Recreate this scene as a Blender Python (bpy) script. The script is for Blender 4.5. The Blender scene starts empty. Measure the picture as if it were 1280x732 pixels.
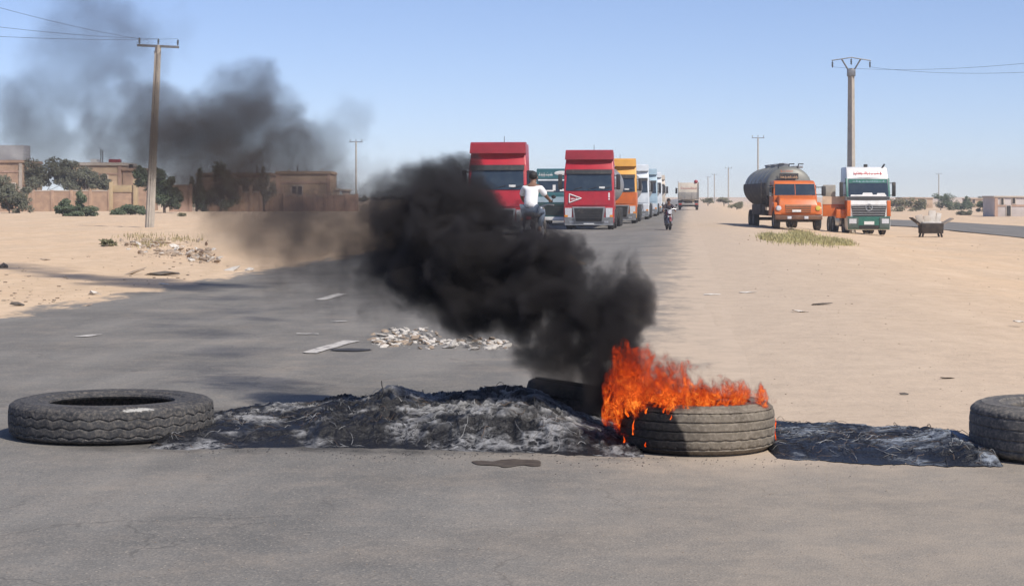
import bpy, bmesh, math, random
from mathutils import Vector, Matrix, noise
R = math.radians
rnd = random.Random(11)
S = bpy.context.scene
C = S.collection

# ------------------------------------------------------------------ camera
# px = 640 + F*x/y ; py = HY - F*(z-H)/y  (photograph pixels, 1280 x 732)
F, H, HY = 2300.0, 1.6, 246.0
cd = bpy.data.cameras.new('camera')
cam = bpy.data.objects.new('camera', cd); C.objects.link(cam)
cd.sensor_width = 36; cd.lens = 36 * F / 1280
cd.shift_y = -(366 - HY) / 1280
cd.clip_end = 20000
cam.location = (0, 0, H); cam.rotation_euler = (R(90), 0, 0)
S.camera = cam

# ------------------------------------------------------------------ light
SUN_EL, SUN_AZ = 48.0, 137.0           # azimuth clockwise from +Y: behind the camera, to its right
w = bpy.data.worlds.new('World'); S.world = w; w.use_nodes = True
nt = w.node_tree; nt.nodes.clear()
wo = nt.nodes.new('ShaderNodeOutputWorld'); bg = nt.nodes.new('ShaderNodeBackground')
sky = nt.nodes.new('ShaderNodeTexSky'); sky.sky_type = 'NISHITA'; sky.sun_disc = False
sky.sun_elevation = R(SUN_EL); sky.sun_rotation = R(SUN_AZ)
sky.air_density = 1.0; sky.dust_density = 0.35; sky.ozone_density = 4.0; sky.altitude = 300
tc = nt.nodes.new('ShaderNodeTexCoord'); mp = nt.nodes.new('ShaderNodeVectorMath'); mp.operation = 'MULTIPLY_ADD'
mp.inputs[1].default_value = (1, 1, 1.25); mp.inputs[2].default_value = (0, 0, .035)
nm = nt.nodes.new('ShaderNodeVectorMath'); nm.operation = 'NORMALIZE'
nt.links.new(tc.outputs['Generated'], mp.inputs[0]); nt.links.new(mp.outputs[0], nm.inputs[0])
nt.links.new(nm.outputs[0], sky.inputs[0])
tint = nt.nodes.new('ShaderNodeMix'); tint.data_type = 'RGBA'; tint.blend_type = 'MULTIPLY'
tint.inputs[0].default_value = 1; tint.inputs[7].default_value = (1.09, 0.98, 1.06, 1)
nt.links.new(sky.outputs[0], tint.inputs[6]); nt.links.new(tint.outputs[2], bg.inputs[0])
bg.inputs[1].default_value = 0.11
nt.links.new(bg.outputs[0], wo.inputs[0])
ld = bpy.data.lights.new('sun', 'SUN'); ld.energy = 4.2; ld.angle = R(0.55); ld.color = (1, 0.93, 0.83)
sun = bpy.data.objects.new('sun', ld); C.objects.link(sun)
sd = Vector((math.sin(R(SUN_AZ)) * math.cos(R(SUN_EL)), math.cos(R(SUN_AZ)) * math.cos(R(SUN_EL)), math.sin(R(SUN_EL))))
sun.rotation_euler = sd.to_track_quat('Z', 'Y').to_euler()
S.view_settings.view_transform = 'Standard'; S.view_settings.look = 'None'
S.view_settings.exposure = 0.3; S.view_settings.gamma = 1.0
S.cycles.use_denoising = True
S.cycles.volume_bounces = 0
S.cycles.max_bounces = 6
S.cycles.transparent_max_bounces = 24
S.cycles.volume_step_rate = 2.0

# ------------------------------------------------------------------ places
K = 220 / F                                    # the road's run: x grows by K per metre of y
XR = lambda y: 0.5 + K * y                     # right edge of the asphalt
XL = lambda y: -9.6 + K * y
ROT = -math.atan(K)
def P(px, py, s): return Vector(((px - 640) / s, F / s, H - (py - HY) / s))
def G(px, py, z=0.0):
    d = (H - z) * F / (py - HY)
    return Vector(((px - 640) * d / F, d, z))
def sst(a, b, t):
    t = max(0, min(1, (t - a) / (b - a))); return t * t * (3 - 2 * t)
def gz(x, y):
    u = x - XR(y); l = XL(y) - x
    z = 0.0
    if u > 1.2: z -= 0.62 * sst(1.2, 12, u)
    if l > 0.8: z += 0.10 * sst(0.8, 7, l)
    e = min(abs(u), abs(l)) if (u > -1.5 or l > -1.5) else 9
    n = noise.noise((x * .55, y * .16, 1.3)) * .6 + noise.noise((x * 1.7, y * .6, 4.2)) * .4
    if u > 0 and y < 12.2: return -.03 + .052 * sst(11.0, 12.2, y + n * .5)
    if u > 0 or l > 0:
        o = max(u, l)
        z += n * .05 * sst(0, 5, o) + .022 * sst(-.2, 1.2, o) * (1 + n)
        z += .25 * noise.noise((x * .03, y * .012, 7.7)) * sst(10, 45, o)
    else:
        z = -.03 + .05 * sst(-.45, .15, max(u, l) + n * .35) * (1 if l > u else sst(11.6, 12.6, y))
    return z

# ------------------------------------------------------------------ materials
MATS = {}
def ramp(n, stops):
    cr = n.color_ramp
    while len(cr.elements) < len(stops): cr.elements.new(.5)
    for e, (p, c) in zip(cr.elements, stops):
        e.position = p; e.color = (c, c, c, 1) if not hasattr(c, '__len__') else (*c, 1)
class NT:
    def __init__(s, tree): s.t = tree; s.L = tree.links
    def n(s, typ, **kw):
        o = s.t.nodes.new(typ)
        for k, v in kw.items(): setattr(o, k, v)
        return o
    def put(s, sock, v):
        if isinstance(v, bpy.types.NodeSocket): s.L.new(v, sock)
        elif v is not None: sock.default_value = v
    def m(s, op, a, b=None, c=None, clamp=False):
        o = s.n('ShaderNodeMath', operation=op, use_clamp=clamp)
        for i, v in enumerate((a, b, c)): s.put(o.inputs[i], v)
        return o.outputs[0]
    def v(s, op, a, b=None, sc=None):
        o = s.n('ShaderNodeVectorMath', operation=op)
        s.put(o.inputs[0], a); s.put(o.inputs[1], b)
        if sc is not None: s.put(o.inputs[3], sc)
        return o.outputs[1] if op in ('DOT_PRODUCT', 'LENGTH', 'DISTANCE') else o.outputs[0]
    def noise(s, vec, scale, detail=5, rough=.55, dist=0, color=False):
        o = s.n('ShaderNodeTexNoise'); s.put(o.inputs['Vector'], vec)
        o.inputs['Scale'].default_value = scale; o.inputs['Detail'].default_value = detail
        o.inputs['Roughness'].default_value = rough; o.inputs['Distortion'].default_value = dist
        return o.outputs[1 if color else 0]
    def ss(s, x, a, b):                                   # smoothstep map
        o = s.n('ShaderNodeMapRange', interpolation_type='SMOOTHSTEP')
        s.put(o.inputs[0], x); o.inputs[1].default_value = a; o.inputs[2].default_value = b
        return o.outputs[0]
    def mix(s, f, a, b, mode='MIX'):
        o = s.n('ShaderNodeMix', data_type='RGBA', blend_type=mode)
        s.put(o.inputs[0], f)
        for i, c in ((6, a), (7, b)):
            if isinstance(c, (tuple, list)): c = (*c[:3], 1)
            s.put(o.inputs[i], c)
        return o.outputs[2]
def newmat(name):
    m = bpy.data.materials.new(name); m.use_nodes = True
    n = NT(m.node_tree); bs = m.node_tree.nodes['Principled BSDF']
    return m, n, bs
DUST = (.42, .32, .22)
def M(name, c1, c2=None, scale=4, rough=.6, metal=0, bump=0, bscale=None, dust=0, spec=.5, stretch=None, detail=5, glass=False):
    if name in MATS: return MATS[name]
    m, n, bs = newmat(name)
    co = n.n('ShaderNodeTexCoord').outputs['Object']
    if stretch: co = n.v('MULTIPLY', co, stretch)
    c2 = c2 or tuple(x * .8 for x in c1)
    f = n.ss(n.noise(co, scale, detail), .32, .68)
    col = n.mix(f, c1, c2)
    if dust:
        d = n.ss(n.noise(n.v('ADD', co, (3.1, 7.7, 1.9)), scale * .6, 7, .65), .62 - dust * .5, .95 - dust * .35)
        col = n.mix(n.m('MULTIPLY', d, min(1, .35 + dust)), col, DUST)
    n.put(bs.inputs['Base Color'], col)
    bs.inputs['Roughness'].default_value = rough; bs.inputs['Metallic'].default_value = metal
    bs.inputs['Specular IOR Level'].default_value = spec
    if bump:
        b = n.n('ShaderNodeBump'); b.inputs['Strength'].default_value = bump; b.inputs['Distance'].default_value = .02
        n.put(b.inputs['Height'], n.noise(co, bscale or scale * 6, 6, .65)); n.put(bs.inputs['Normal'], b.outputs[0])
    MATS[name] = m
    return m

def sand_grey(n, co, col, a, b):
    # packed greyer ground beside the road on the right
    u = n.m('SUBTRACT', n.v('DOT_PRODUCT', co, (1, -K, 0)), .5)
    grey = n.m('MULTIPLY', n.ss(n.m('ADD', u, n.m('MULTIPLY', a, 5)), 9.5, 2.2), n.ss(u, -3, -1))
    col = n.mix(n.m('MULTIPLY', grey, .8), col, n.mix(n.ss(b, .3, .7), (.49, .40, .305), (.43, .35, .27)))
    return col
def sand_colour(n, co):
    a = n.noise(n.v('MULTIPLY', co, (1, .45, 1)), .22, 6, .6)
    b = n.noise(co, 2.6, 8, .7)
    col = n.mix(n.ss(a, .35, .65), (.63, .455, .295), (.57, .43, .295))
    col = n.mix(n.ss(b, .38, .68), col, (.50, .37, .24))
    col = n.mix(n.m('MULTIPLY', n.ss(n.noise(n.v('MULTIPLY', co, (1, .3, 1)), .9, 6, .65), .48, .66), .6), col, (.66, .50, .34))
    vo = n.n('ShaderNodeTexVoronoi'); n.put(vo.inputs[0], co); vo.inputs['Scale'].default_value = 34
    peb = n.m('MULTIPLY', n.ss(vo.outputs['Distance'], .26, .16), n.ss(n.noise(co, 5, 3), .52, .62))
    col = n.mix(peb, col, n.mix(n.ss(n.v('DOT_PRODUCT', vo.outputs['Color'], (1, 0, 0)), .3, .8), (.16, .12, .09), (.52, .43, .34)))
    return sand_grey(n, co, col, a, b)
def sand_mat():
    m, n, bs = newmat('sand')
    co = n.n('ShaderNodeTexCoord').outputs['Object']
    col = sand_colour(n, co)
    n.put(bs.inputs['Base Color'], col); bs.inputs['Roughness'].default_value = .95
    bs.inputs['Specular IOR Level'].default_value = .15
    h = n.m('ADD', n.noise(co, 9, 8, .7), n.m('MULTIPLY', n.noise(n.v('MULTIPLY', co, (1, .5, 1)), 1.2, 4), 2.0))
    bp = n.n('ShaderNodeBump'); bp.inputs['Strength'].default_value = .4; bp.inputs['Distance'].default_value = .05
    n.put(bp.inputs['Height'], h); n.put(bs.inputs['Normal'], bp.outputs[0])
    return m
def road_mat(name='asphalt', side=True):
    m, n, bs = newmat(name)
    co = n.n('ShaderNodeTexCoord').outputs['Object']
    u = n.m('SUBTRACT', n.v('DOT_PRODUCT', co, (1, -K, 0)), .5)        # 0 at the right edge, -10.1 at the left
    cv = n.n('ShaderNodeCombineXYZ'); n.put(cv.inputs[0], u); n.put(cv.inputs[1], n.m('MULTIPLY', n.v('DOT_PRODUCT', co, (0, 1, 0)), .07))
    streak = n.noise(cv.outputs[0], 1.1, 6, .6, .4)
    big = n.noise(co, .45, 5, .6)
    mid = n.noise(co, 3.2, 8, .72)
    col = n.mix(n.ss(streak, .35, .68), (.152, .146, .133), (.208, .197, .176))
    col = n.mix(n.ss(big, .4, .7), col, (.13, .125, .114))
    col = n.mix(n.m('MULTIPLY', n.ss(mid, .42, .75), .5), col, (.27, .235, .195))
    vo = n.n('ShaderNodeTexVoronoi'); n.put(vo.inputs[0], co); vo.inputs['Scale'].default_value = 95
    agg = n.v('DOT_PRODUCT', vo.outputs['Color'], (1, 0, 0))
    col = n.mix(n.m('MULTIPLY', n.ss(agg, .7, .98), .3), col, (.36, .32, .27))
    col = n.mix(n.m('MULTIPLY', n.ss(agg, .25, .03), .35), col, (.09, .087, .083))
    cw = n.v('ADD', co, n.v('SCALE', n.noise(co, 2.0, 4, .6, 0, True), None, .5))
    vc = n.n('ShaderNodeTexVoronoi', feature='DISTANCE_TO_EDGE'); n.put(vc.inputs[0], cw); vc.inputs['Scale'].default_value = .9
    crk = n.m('MULTIPLY', n.ss(vc.outputs['Distance'], .012, .003), n.ss(n.noise(n.v('ADD', co, (2, 8, 1)), .7, 3), .5, .62))
    col = n.mix(n.m('MULTIPLY', crk, .32), col, (.05, .047, .043))
    v3 = n.n('ShaderNodeTexVoronoi'); n.put(v3.inputs[0], co); v3.inputs['Scale'].default_value = 30
    fk = n.m('MULTIPLY', n.ss(v3.outputs['Distance'], .22, .12), n.ss(n.v('DOT_PRODUCT', v3.outputs['Color'], (1, 0, 0)), .72, .8))
    col = n.mix(n.m('MULTIPLY', fk, .8), col, n.mix(n.ss(n.v('DOT_PRODUCT', v3.outputs['Color'], (0, 1, 0)), .45, .55), (.42, .37, .30), (.06, .055, .05)))
    if side:
        wob = n.m('MULTIPLY', n.m('SUBTRACT', n.noise(co, .55, 6, .65), .5), 2.6)
        uu = n.m('ADD', u, wob)
        yc = n.ss(n.m('ADD', n.v('DOT_PRODUCT', co, (0, 1, 0)), n.m('MULTIPLY', wob, .9)), 10.4, 12.0)
        film = n.m('MULTIPLY', n.ss(uu, -2.2, .6), n.m('MULTIPLY_ADD', n.ss(mid, .3, .7), .3, .35)); col = n.mix(film, col, (.36, .30, .23))
        dr = n.m('MULTIPLY', n.ss(uu, -2.2, -.4), yc); dl = n.ss(uu, -9.3, -10.3)
        d = n.m('MULTIPLY', n.m('MAXIMUM', dr, dl), n.m('MULTIPLY_ADD', n.ss(mid, .25, .7), .4, .6))
        col = n.mix(n.m('MULTIPLY', d, .6), col, (.38, .31, .235))
        en = n.m('MULTIPLY', n.m('SUBTRACT', n.noise(n.v('MULTIPLY', co, (1, .5, 1)), 1.5, 7, .7), .5), 3.2); ue = n.m('ADD', u, en)
        col = n.mix(n.m('MAXIMUM', n.m('MULTIPLY', n.ss(ue, -1.1, -.35), yc), n.ss(ue, -9.5, -9.95)), col, sand_colour(n, co))
        thin = n.m('MULTIPLY', n.ss(n.noise(n.v('ADD', co, (5, 9, 2)), .9, 7, .7), .5, .8), .45)
        col = n.mix(thin, col, (.33, .275, .215))
        # oily scorch left by the melted rubber on the asphalt along the barricade
        q = n.m('ABSOLUTE', n.m('SUBTRACT', n.v('DOT_PRODUCT', co, (.06, 1, 0)), 12.65))
        sc = n.m('MULTIPLY', n.ss(n.m('ADD', q, n.m('MULTIPLY', n.noise(co, 2.2, 6, .7), 1.5)), 2.15, 1.5), .8)
        sc = n.m('MULTIPLY', sc, n.ss(n.m('ABSOLUTE', n.v('DOT_PRODUCT', n.v('ADD', co, (.75, 0, 0)), (1, 0, 0))), 2.3, 1.6))
        col = n.mix(sc, col, (.035, .033, .032))
    n.put(bs.inputs['Base Color'], col); bs.inputs['Roughness'].default_value = .9
    bs.inputs['Specular IOR Level'].default_value = .2
    bp = n.n('ShaderNodeBump'); bp.inputs['Strength'].default_value = .35; bp.inputs['Distance'].default_value = .008
    n.put(bp.inputs['Height'], n.m('ADD', n.m('MULTIPLY', vo.outputs['Distance'], .8), n.m('MULTIPLY', n.noise(co, 14, 6, .7), 1.5)))
    n.put(bs.inputs['Normal'], bp.outputs[0])
    return m

# ------------------------------------------------------------------ mesh helpers
def tag(o, label=None, cat=None, group=None, kind=None):
    if label: o['label'] = label
    if cat: o['category'] = cat
    if group: o['group'] = group
    if kind: o['kind'] = kind
    return o
def thing(name, label, cat, loc=(0, 0, 0), rz=0, group=None):
    o = bpy.data.objects.new(name, None); C.objects.link(o)
    o.empty_display_size = .3; o.location = loc; o.rotation_euler = (0, 0, rz)
    return tag(o, label, cat, group)
def link(name, me, parent=None):
    o = bpy.data.objects.new(name, me); C.objects.link(o); o.parent = parent
    return o
def copy_tree(o, parent=None):
    c = o.copy(); C.objects.link(c); c.parent = parent
    for ch in list(o.children): copy_tree(ch, c)
    return c
class B:
    """collects shapes into one mesh"""
    def __init__(s): s.v = []; s.f = []
    def add(s, vs, fs):
        k = len(s.v); s.v += [tuple(p) for p in vs]; s.f += [tuple(i + k for i in f) for f in fs]; return s
    def bm(s, b):
        b.verts.index_update()
        s.add([v.co for v in b.verts], [[v.index for v in f.verts] for f in b.faces]); b.free(); return s
    def box(s, x0, x1, y0, y1, z0, z1, bev=0, seg=2):
        b = bmesh.new()
        vs = [b.verts.new(p) for p in [(x, y, z) for z in (z0, z1) for y in (y0, y1) for x in (x0, x1)]]
        for f in ((0, 2, 3, 1), (4, 5, 7, 6), (0, 1, 5, 4), (2, 6, 7, 3), (0, 4, 6, 2), (1, 3, 7, 5)): b.faces.new([vs[i] for i in f])
        if bev: bmesh.ops.bevel(b, geom=list(b.edges), offset=bev, segments=seg, profile=.5, affect='EDGES')
        return s.bm(b)
    def prof(s, pts, x0, x1, bev=0, seg=3, taper=None):
        """side profile (y,z) pushed across x; taper(z) scales the width"""
        b = bmesh.new(); tp = taper or (lambda z: 1)
        a = [b.verts.new((x0 * tp(z), y, z)) for y, z in pts]; c = [b.verts.new((x1 * tp(z), y, z)) for y, z in pts]
        b.faces.new(a); b.faces.new(c[::-1])
        for i in range(len(pts)):
            j = (i + 1) % len(pts); b.faces.new((a[i], c[i], c[j], a[j]))
        bmesh.ops.recalc_face_normals(b, faces=b.faces)
        if bev: bmesh.ops.bevel(b, geom=list(b.edges), offset=bev, segments=seg, profile=.5, affect='EDGES', clamp_overlap=True)
        return s.bm(b)
    def tube(s, pts, r, n=8, cap=True):
        pts = [Vector(p) for p in pts]; m = len(pts); rs = r if hasattr(r, '__len__') else [r] * m
        vs = []; up = None
        for i, p in enumerate(pts):
            t = (pts[min(i + 1, m - 1)] - pts[max(i - 1, 0)])
            t = t.normalized() if t.length > 1e-9 else Vector((0, 0, 1))
            if up is None: up = Vector((0, 0, 1)) if abs(t.z) < .9 else Vector((1, 0, 0))
            a = t.cross(up)
            a = a.normalized() if a.length > 1e-6 else t.orthogonal().normalized()
            bb = a.cross(t); up = bb
            for k in range(n):
                an = 2 * math.pi * k / n; vs.append(p + (a * math.cos(an) + bb * math.sin(an)) * rs[i])
        fs = [(i * n + k, i * n + (k + 1) % n, (i + 1) * n + (k + 1) % n, (i + 1) * n + k) for i in range(m - 1) for k in range(n)]
        if cap: fs += [tuple(range(n))[::-1], tuple((m - 1) * n + k for k in range(n))]
        return s.add(vs, fs)
    def lathe(s, prof, n=24, axis='z', c=(0, 0, 0), closed=False, sx=1, sz=1):
        vs = []; c = Vector(c); m = len(prof)
        for r, h in prof:
            for k in range(n):
                a = 2 * math.pi * k / n; p = (r * math.cos(a) * sx, r * math.sin(a) * sz, h)
                vs.append(c + Vector({'z': p, 'y': (p[0], p[2], p[1]), 'x': (p[2], p[0], p[1])}[axis]))
        fs = [(i * n + k, i * n + (k + 1) % n, ((i + 1) % m) * n + (k + 1) % n, ((i + 1) % m) * n + k) for i in range(m if closed else m - 1) for k in range(n)]
        if not closed:
            if prof[0][0] > 1e-6: fs.append(tuple(range(n))[::-1])
            if prof[-1][0] > 1e-6: fs.append(tuple((m - 1) * n + k for k in range(n)))
        return s.add(vs, fs)
    def ell(s, c, r, n=14, m=8):
        pr = [(max(1e-4, math.sin(math.pi * i / m)), -math.cos(math.pi * i / m)) for i in range(m + 1)]
        vs = []; fs = []
        for a, h in pr:
            for k in range(n):
                t = 2 * math.pi * k / n; vs.append((c[0] + r[0] * a * math.cos(t), c[1] + r[1] * a * math.sin(t), c[2] + r[2] * h))
        fs = [(i * n + k, i * n + (k + 1) % n, (i + 1) * n + (k + 1) % n, (i + 1) * n + k) for i in range(m) for k in range(n)]
        return s.add(vs, fs)
    def mesh(s, name, mat=None, smooth=True, ang=38):
        me = bpy.data.meshes.new(name); me.from_pydata(s.v, [], s.f); me.validate(); me.update()
        if mat: me.materials.append(mat)
        b = bmesh.new(); b.from_mesh(me); bmesh.ops.recalc_face_normals(b, faces=b.faces)
        if smooth:
            for f in b.faces: f.smooth = True
            ca = R(ang)
            for e in b.edges: e.smooth = len(e.link_faces) == 2 and e.calc_face_angle(0) < ca
        b.to_mesh(me); b.free()
        return me
    def obj(s, name, mat, parent=None, smooth=True, ang=38):
        return link(name, s.mesh(name, mat, smooth, ang), parent)

# ================================================================== GROUND
def rng(a, b, st):
    n = max(1, round((b - a) / st)); return [a + (b - a) * i / n for i in range(n)]
us = ([-6000, -3000, -1500, -800, -450, -300, -220, -160, -120, -95] + rng(-80, -30, 2.5) + rng(-30, -13, .6) + rng(-13, -8.8, .16)
      + rng(-8.8, -1.4, 1.8) + rng(-1.4, 3, .16) + rng(3, 16, .45) + rng(16, 70, 2.2) + [70, 80, 95, 120, 160, 220, 300, 450, 800, 1500, 3000, 6000])
ys = [-60, -30, -12, -4, 0, 4] + rng(6, 40, .3) + rng(40, 120, .9) + rng(120, 260, 4) + [260, 290, 330, 400, 500, 650, 900, 1300, 2000, 3000, 5000, 9000]
vs = []
for y in ys:
    for u in us:
        x = u + XR(min(y, 1500)); vs.append((x, y, gz(x, y) if y < 1500 else -.3))
nu = len(us)
fs = [(j * nu + i, j * nu + i + 1, (j + 1) * nu + i + 1, (j + 1) * nu + i) for j in range(len(ys) - 1) for i in range(nu - 1)]
me = bpy.data.meshes.new('ground'); me.from_pydata(vs, [], fs); me.materials.append(sand_mat())
for p in me.polygons: p.use_smooth = True
tag(link('ground', me), kind='structure')

ASPH = road_mat()
uu = [-10.35, -10.1] + rng(-9.9, 0, .7) + [0, .25]
yy = [-60, -20, 0] + rng(4, 60, 1) + rng(60, 300, 8) + [300, 400, 600, 900, 1400]
vs = [(u + XR(y) + .16 * noise.noise((y * .5, u, 3)) * (abs(u + 5) > 4.5), y, (-.008 if (u < -10.2 or y > 11.8) else .003) if (u < -10.2 or u > .1) else .004 + .003 * noise.noise((u, y * .3, 0))) for y in yy for u in uu]
nu = len(uu)
fs = [(j * nu + i, j * nu + i + 1, (j + 1) * nu + i + 1, (j + 1) * nu + i) for j in range(len(yy) - 1) for i in range(nu - 1)]
me = bpy.data.meshes.new('road'); me.from_pydata(vs, [], fs); me.materials.append(ASPH)
for p in me.polygons: p.use_smooth = True
tag(link('road', me), kind='structure')

ua = rng(-.6, 16, .9) + [16]; ya = [-60, -20, -4] + rng(0, 11.6, .5) + [11.6, 12.0]
vs = [(u + XR(y), y, -.02 if y > 11.9 else -.001) for y in ya for u in ua]; nu = len(ua)
fs = [(j * nu + i, j * nu + i + 1, (j + 1) * nu + i + 1, (j + 1) * nu + i) for j in range(len(ya) - 1) for i in range(nu - 1)]
me = bpy.data.meshes.new('junction_apron'); me.from_pydata(vs, [], fs); me.materials.append(ASPH)
tag(link('junction_apron', me), kind='structure')

# side road across the right background
a = [(1085, 274.5), (1150, 276), (1280, 283.5), (1420, 292)]; c = [(1085, 281), (1150, 284.5), (1280, 297.5), (1420, 314)]
top = [G(*p, -.6) for p in a]; bot = [G(*p, -.6) for p in c]
vs = []
for t, b_ in zip(top, bot):
    for k in range(7):
        p = t.lerp(b_, k / 6); vs.append((p.x, p.y, gz(p.x, p.y) + .06))
fs = [(i * 7 + k, i * 7 + k + 1, (i + 1) * 7 + k + 1, (i + 1) * 7 + k) for i in range(3) for k in range(6)]
me = bpy.data.meshes.new('side_road'); me.from_pydata(vs, [], fs); me.materials.append(road_mat('old_asphalt', False))
tag(link('side_road', me), kind='structure')

# painted dashes, worn
def paint_mat():
    m, n, bs = newmat('worn_white_paint')
    co = n.n('ShaderNodeTexCoord').outputs['Object']
    f = n.ss(n.noise(co, 7, 8, .75), .46, .62)
    n.put(bs.inputs['Base Color'], n.mix(f, (.52, .49, .44), (.23, .21, .19))); bs.inputs['Roughness'].default_value = .8
    return m
PAINT = paint_mat()
def ragged(name, pts, z, mat, jit=.02, sub=8, kind='structure'):
    """flat patch with an uneven outline, laid on the road"""
    out = []
    for i, p in enumerate(pts):
        q = pts[(i + 1) % len(pts)]
        for k in range(sub):
            t = k / sub; x = p.x + (q.x - p.x) * t; y = p.y + (q.y - p.y) * t
            out.append((x + jit * noise.noise((x * 9, y * 9, 1)), y + 2 * jit * noise.noise((x * 9, y * 9, 5)), z))
    me = bpy.data.meshes.new(name); me.from_pydata(out, [], [tuple(range(len(out)))]); me.materials.append(mat)
    return tag(link(name, me), kind=kind)
for i, (a, b_, wd) in enumerate((((386, 442), (440, 426.5), .085), ((400, 375.5), (428, 367.5), .09), ((102, 421.5), (121, 419), .07), ((372, 418), (398, 418), .05), ((415, 403), (432, 402), .05))):
    p, q = G(*a), G(*b_); d = (q - p).normalized(); sdv = Vector((-d.y, d.x, 0)) * wd
    ragged('lane_marking', [p - sdv, q - sdv, q + sdv, p + sdv], .0125, PAINT, .03)
TAR = M('tar', (.03, .029, .028), (.05, .047, .045), 9, .75)
e = [G(439 + 26 * math.cos(t), 438.2 + 1.7 * math.sin(t)) for t in [i * math.pi / 7 for i in range(14)]]
ragged('tar_patch', e, .0135, TAR, .02, 2)
OIL = M('oil_stain', (.055, .04, .027), (.10, .078, .055), 14, .55)
e = [G(635 + 45 * math.cos(t) * (1 if math.cos(t) > 0 else 1.1), 580 + 5.2 * math.sin(t) * (1 if math.cos(t) > -.3 else .45)) for t in [i * math.pi / 10 for i in range(20)]]
ragged('oil_stain', e, .0095, OIL, .05, 4)

# ================================================================== TYRES
def tyre_mat(name, c1, c2, dust, scuff=None, black_end=None):
    m, n, bs = newmat(name)
    co = n.n('ShaderNodeTexCoord').outputs['Object']
    a = n.noise(co, 5, 7, .7); b = n.noise(co, 42, 6, .7)
    col = n.mix(n.ss(a, .35, .65), c1, c2)
    col = n.mix(n.m('MULTIPLY', n.ss(b, .42, .7), dust), col, (.36, .31, .25))
    if scuff:
        c, r = scuff
        d = n.v('LENGTH', n.v('DIVIDE', n.v('SUBTRACT', co, c), r))
        col = n.mix(n.ss(n.m('ADD', d, n.m('MULTIPLY', n.noise(co, 30, 7, .75), 2.2)), 1.95, 1.6), col, (.36, .35, .32))
    rough = .82
    if black_end:                                   # half beside the fire turns black past an uneven boundary
        d = n.m('ADD', n.v('DOT_PRODUCT', co, black_end[0]), n.m('MULTIPLY', n.noise(co, 4, 4), .12))
        f = n.ss(d, black_end[1], black_end[1] - .03)
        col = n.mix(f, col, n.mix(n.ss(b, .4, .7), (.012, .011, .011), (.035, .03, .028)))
    n.put(bs.inputs['Base Color'], col); bs.inputs['Roughness'].default_value = rough
    bs.inputs['Specular IOR Level'].default_value = .3
    bp = n.n('ShaderNodeBump'); bp.inputs['Strength'].default_value = .45; bp.inputs['Distance'].default_value = .006
    n.put(bp.inputs['Height'], n.m('ADD', b, n.m('MULTIPLY', n.noise(co, 13, 5), .8))); n.put(bs.inputs['Normal'], bp.outputs[0])
    return m
def tyre(name, label, mat, loc, Ro, W, rb, grooves, zig=.012, seg=320, sag=0, rz=0, tilt=(0, 0), group='tyres of the barricade'):
    """truck tyre lying on its side; tread with zig-zag grooves, shoulders, sidewalls, beads, hollow inside"""
    h = Ro - rb
    out = [(rb + .012, .80), (rb, .86), (rb + .004, .92), (rb + .02, .945), (rb + .035, .94), (rb + .06, .955), (rb + .25 * h, .985), (rb + .27 * h, .999), (rb + .30 * h, .988), (rb + .5 * h, 1.0), (rb + .66 * h, .995), (rb + .69 * h, 1.006), (rb + .72 * h, .99),
           (Ro - .055, .955), (Ro - .04, .962), (Ro - .028, .93), (Ro - .012, .885)]
    nt_ = 44
    tread = [(None, .86 - (.72) * i / (nt_ - 1)) for i in range(nt_)]
    low = [(r, 1 - z) for r, z in out[::-1]]
    inner = [(rb + .1 * h, .1), (Ro - .09, .07), (Ro - .05, .16), (Ro - .035, .5), (Ro - .05, .84), (Ro - .09, .93), (rb + .1 * h, .9)]
    prof = out + tread + low + inner
    m = len(prof); vs = []
    for k in range(seg):
        a = 2 * math.pi * k / seg
        for r, z in prof:
            if r is None:
                dp = 0
                for g, gw in grooves:
                    zz = g + zig / W * (2 * abs((a * 34 / (2 * math.pi)) % 1 - .5) - .5) * 2
                    dp = max(dp, 1 - sst(gw * .5, gw * 1.1, abs(z - zz) * W))
                r = Ro - dp * .009 - .008 * ((z - .5) / .36) ** 2
                if abs(z - .5) > .30 and ((a * 46 / (2 * math.pi)) % 1) < .16: r -= .006
                r += .0025 * noise.noise((math.cos(a) * 7, math.sin(a) * 7, z * 6))
            zz = z * W
            rr = r + .004 * noise.noise((math.cos(a) * 2, math.sin(a) * 2, 3.3))
            x, y = rr * math.cos(a), rr * math.sin(a)
            if zz > W * .3: zz -= sag * (.5 + .5 * math.cos(a - 1.1)) * (zz / W)
            vs.append((x, y, zz))
    fs = [(k * m + i, k * m + (i + 1) % m, ((k + 1) % seg) * m + (i + 1) % m, ((k + 1) % seg) * m + i) for k in range(seg) for i in range(m)]
    o = link(name, None) if False else None
    b = B(); b.add(vs, fs)
    o = b.obj(name, mat, None, True, 50)
    o.location = loc; o.rotation_euler = (tilt[0], tilt[1], rz)
    return tag(o, label, 'tyre', group)
def tyre_at(pxl, pxr, pyb):
    """centre on the ground and outer radius from its left/right limits and front foot in the photograph"""
    df = H * F / (pyb - HY); r = .6
    for _ in range(8): dc = df + r; r = (pxr - pxl) / 2 * dc / F
    return Vector((((pxl + pxr) / 2 - 640) * dc / F, dc, .006)), r
pL, rL = tyre_at(14, 266, 559)
T_left = tyre('tyre', 'large worn black tyre with zig-zag grooves and a white scuff', tyre_mat('rubber_black', (.028, .029, .032), (.052, .052, .053), .3, ((.30, -.60, .222), (.14, .2, .012))), pL, rL, .24, rL * .61,
              [(.2, .004), (.44, .004), (.68, .004)], .009, sag=.006)
pB, rB = tyre_at(772, 968, 573)
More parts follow.
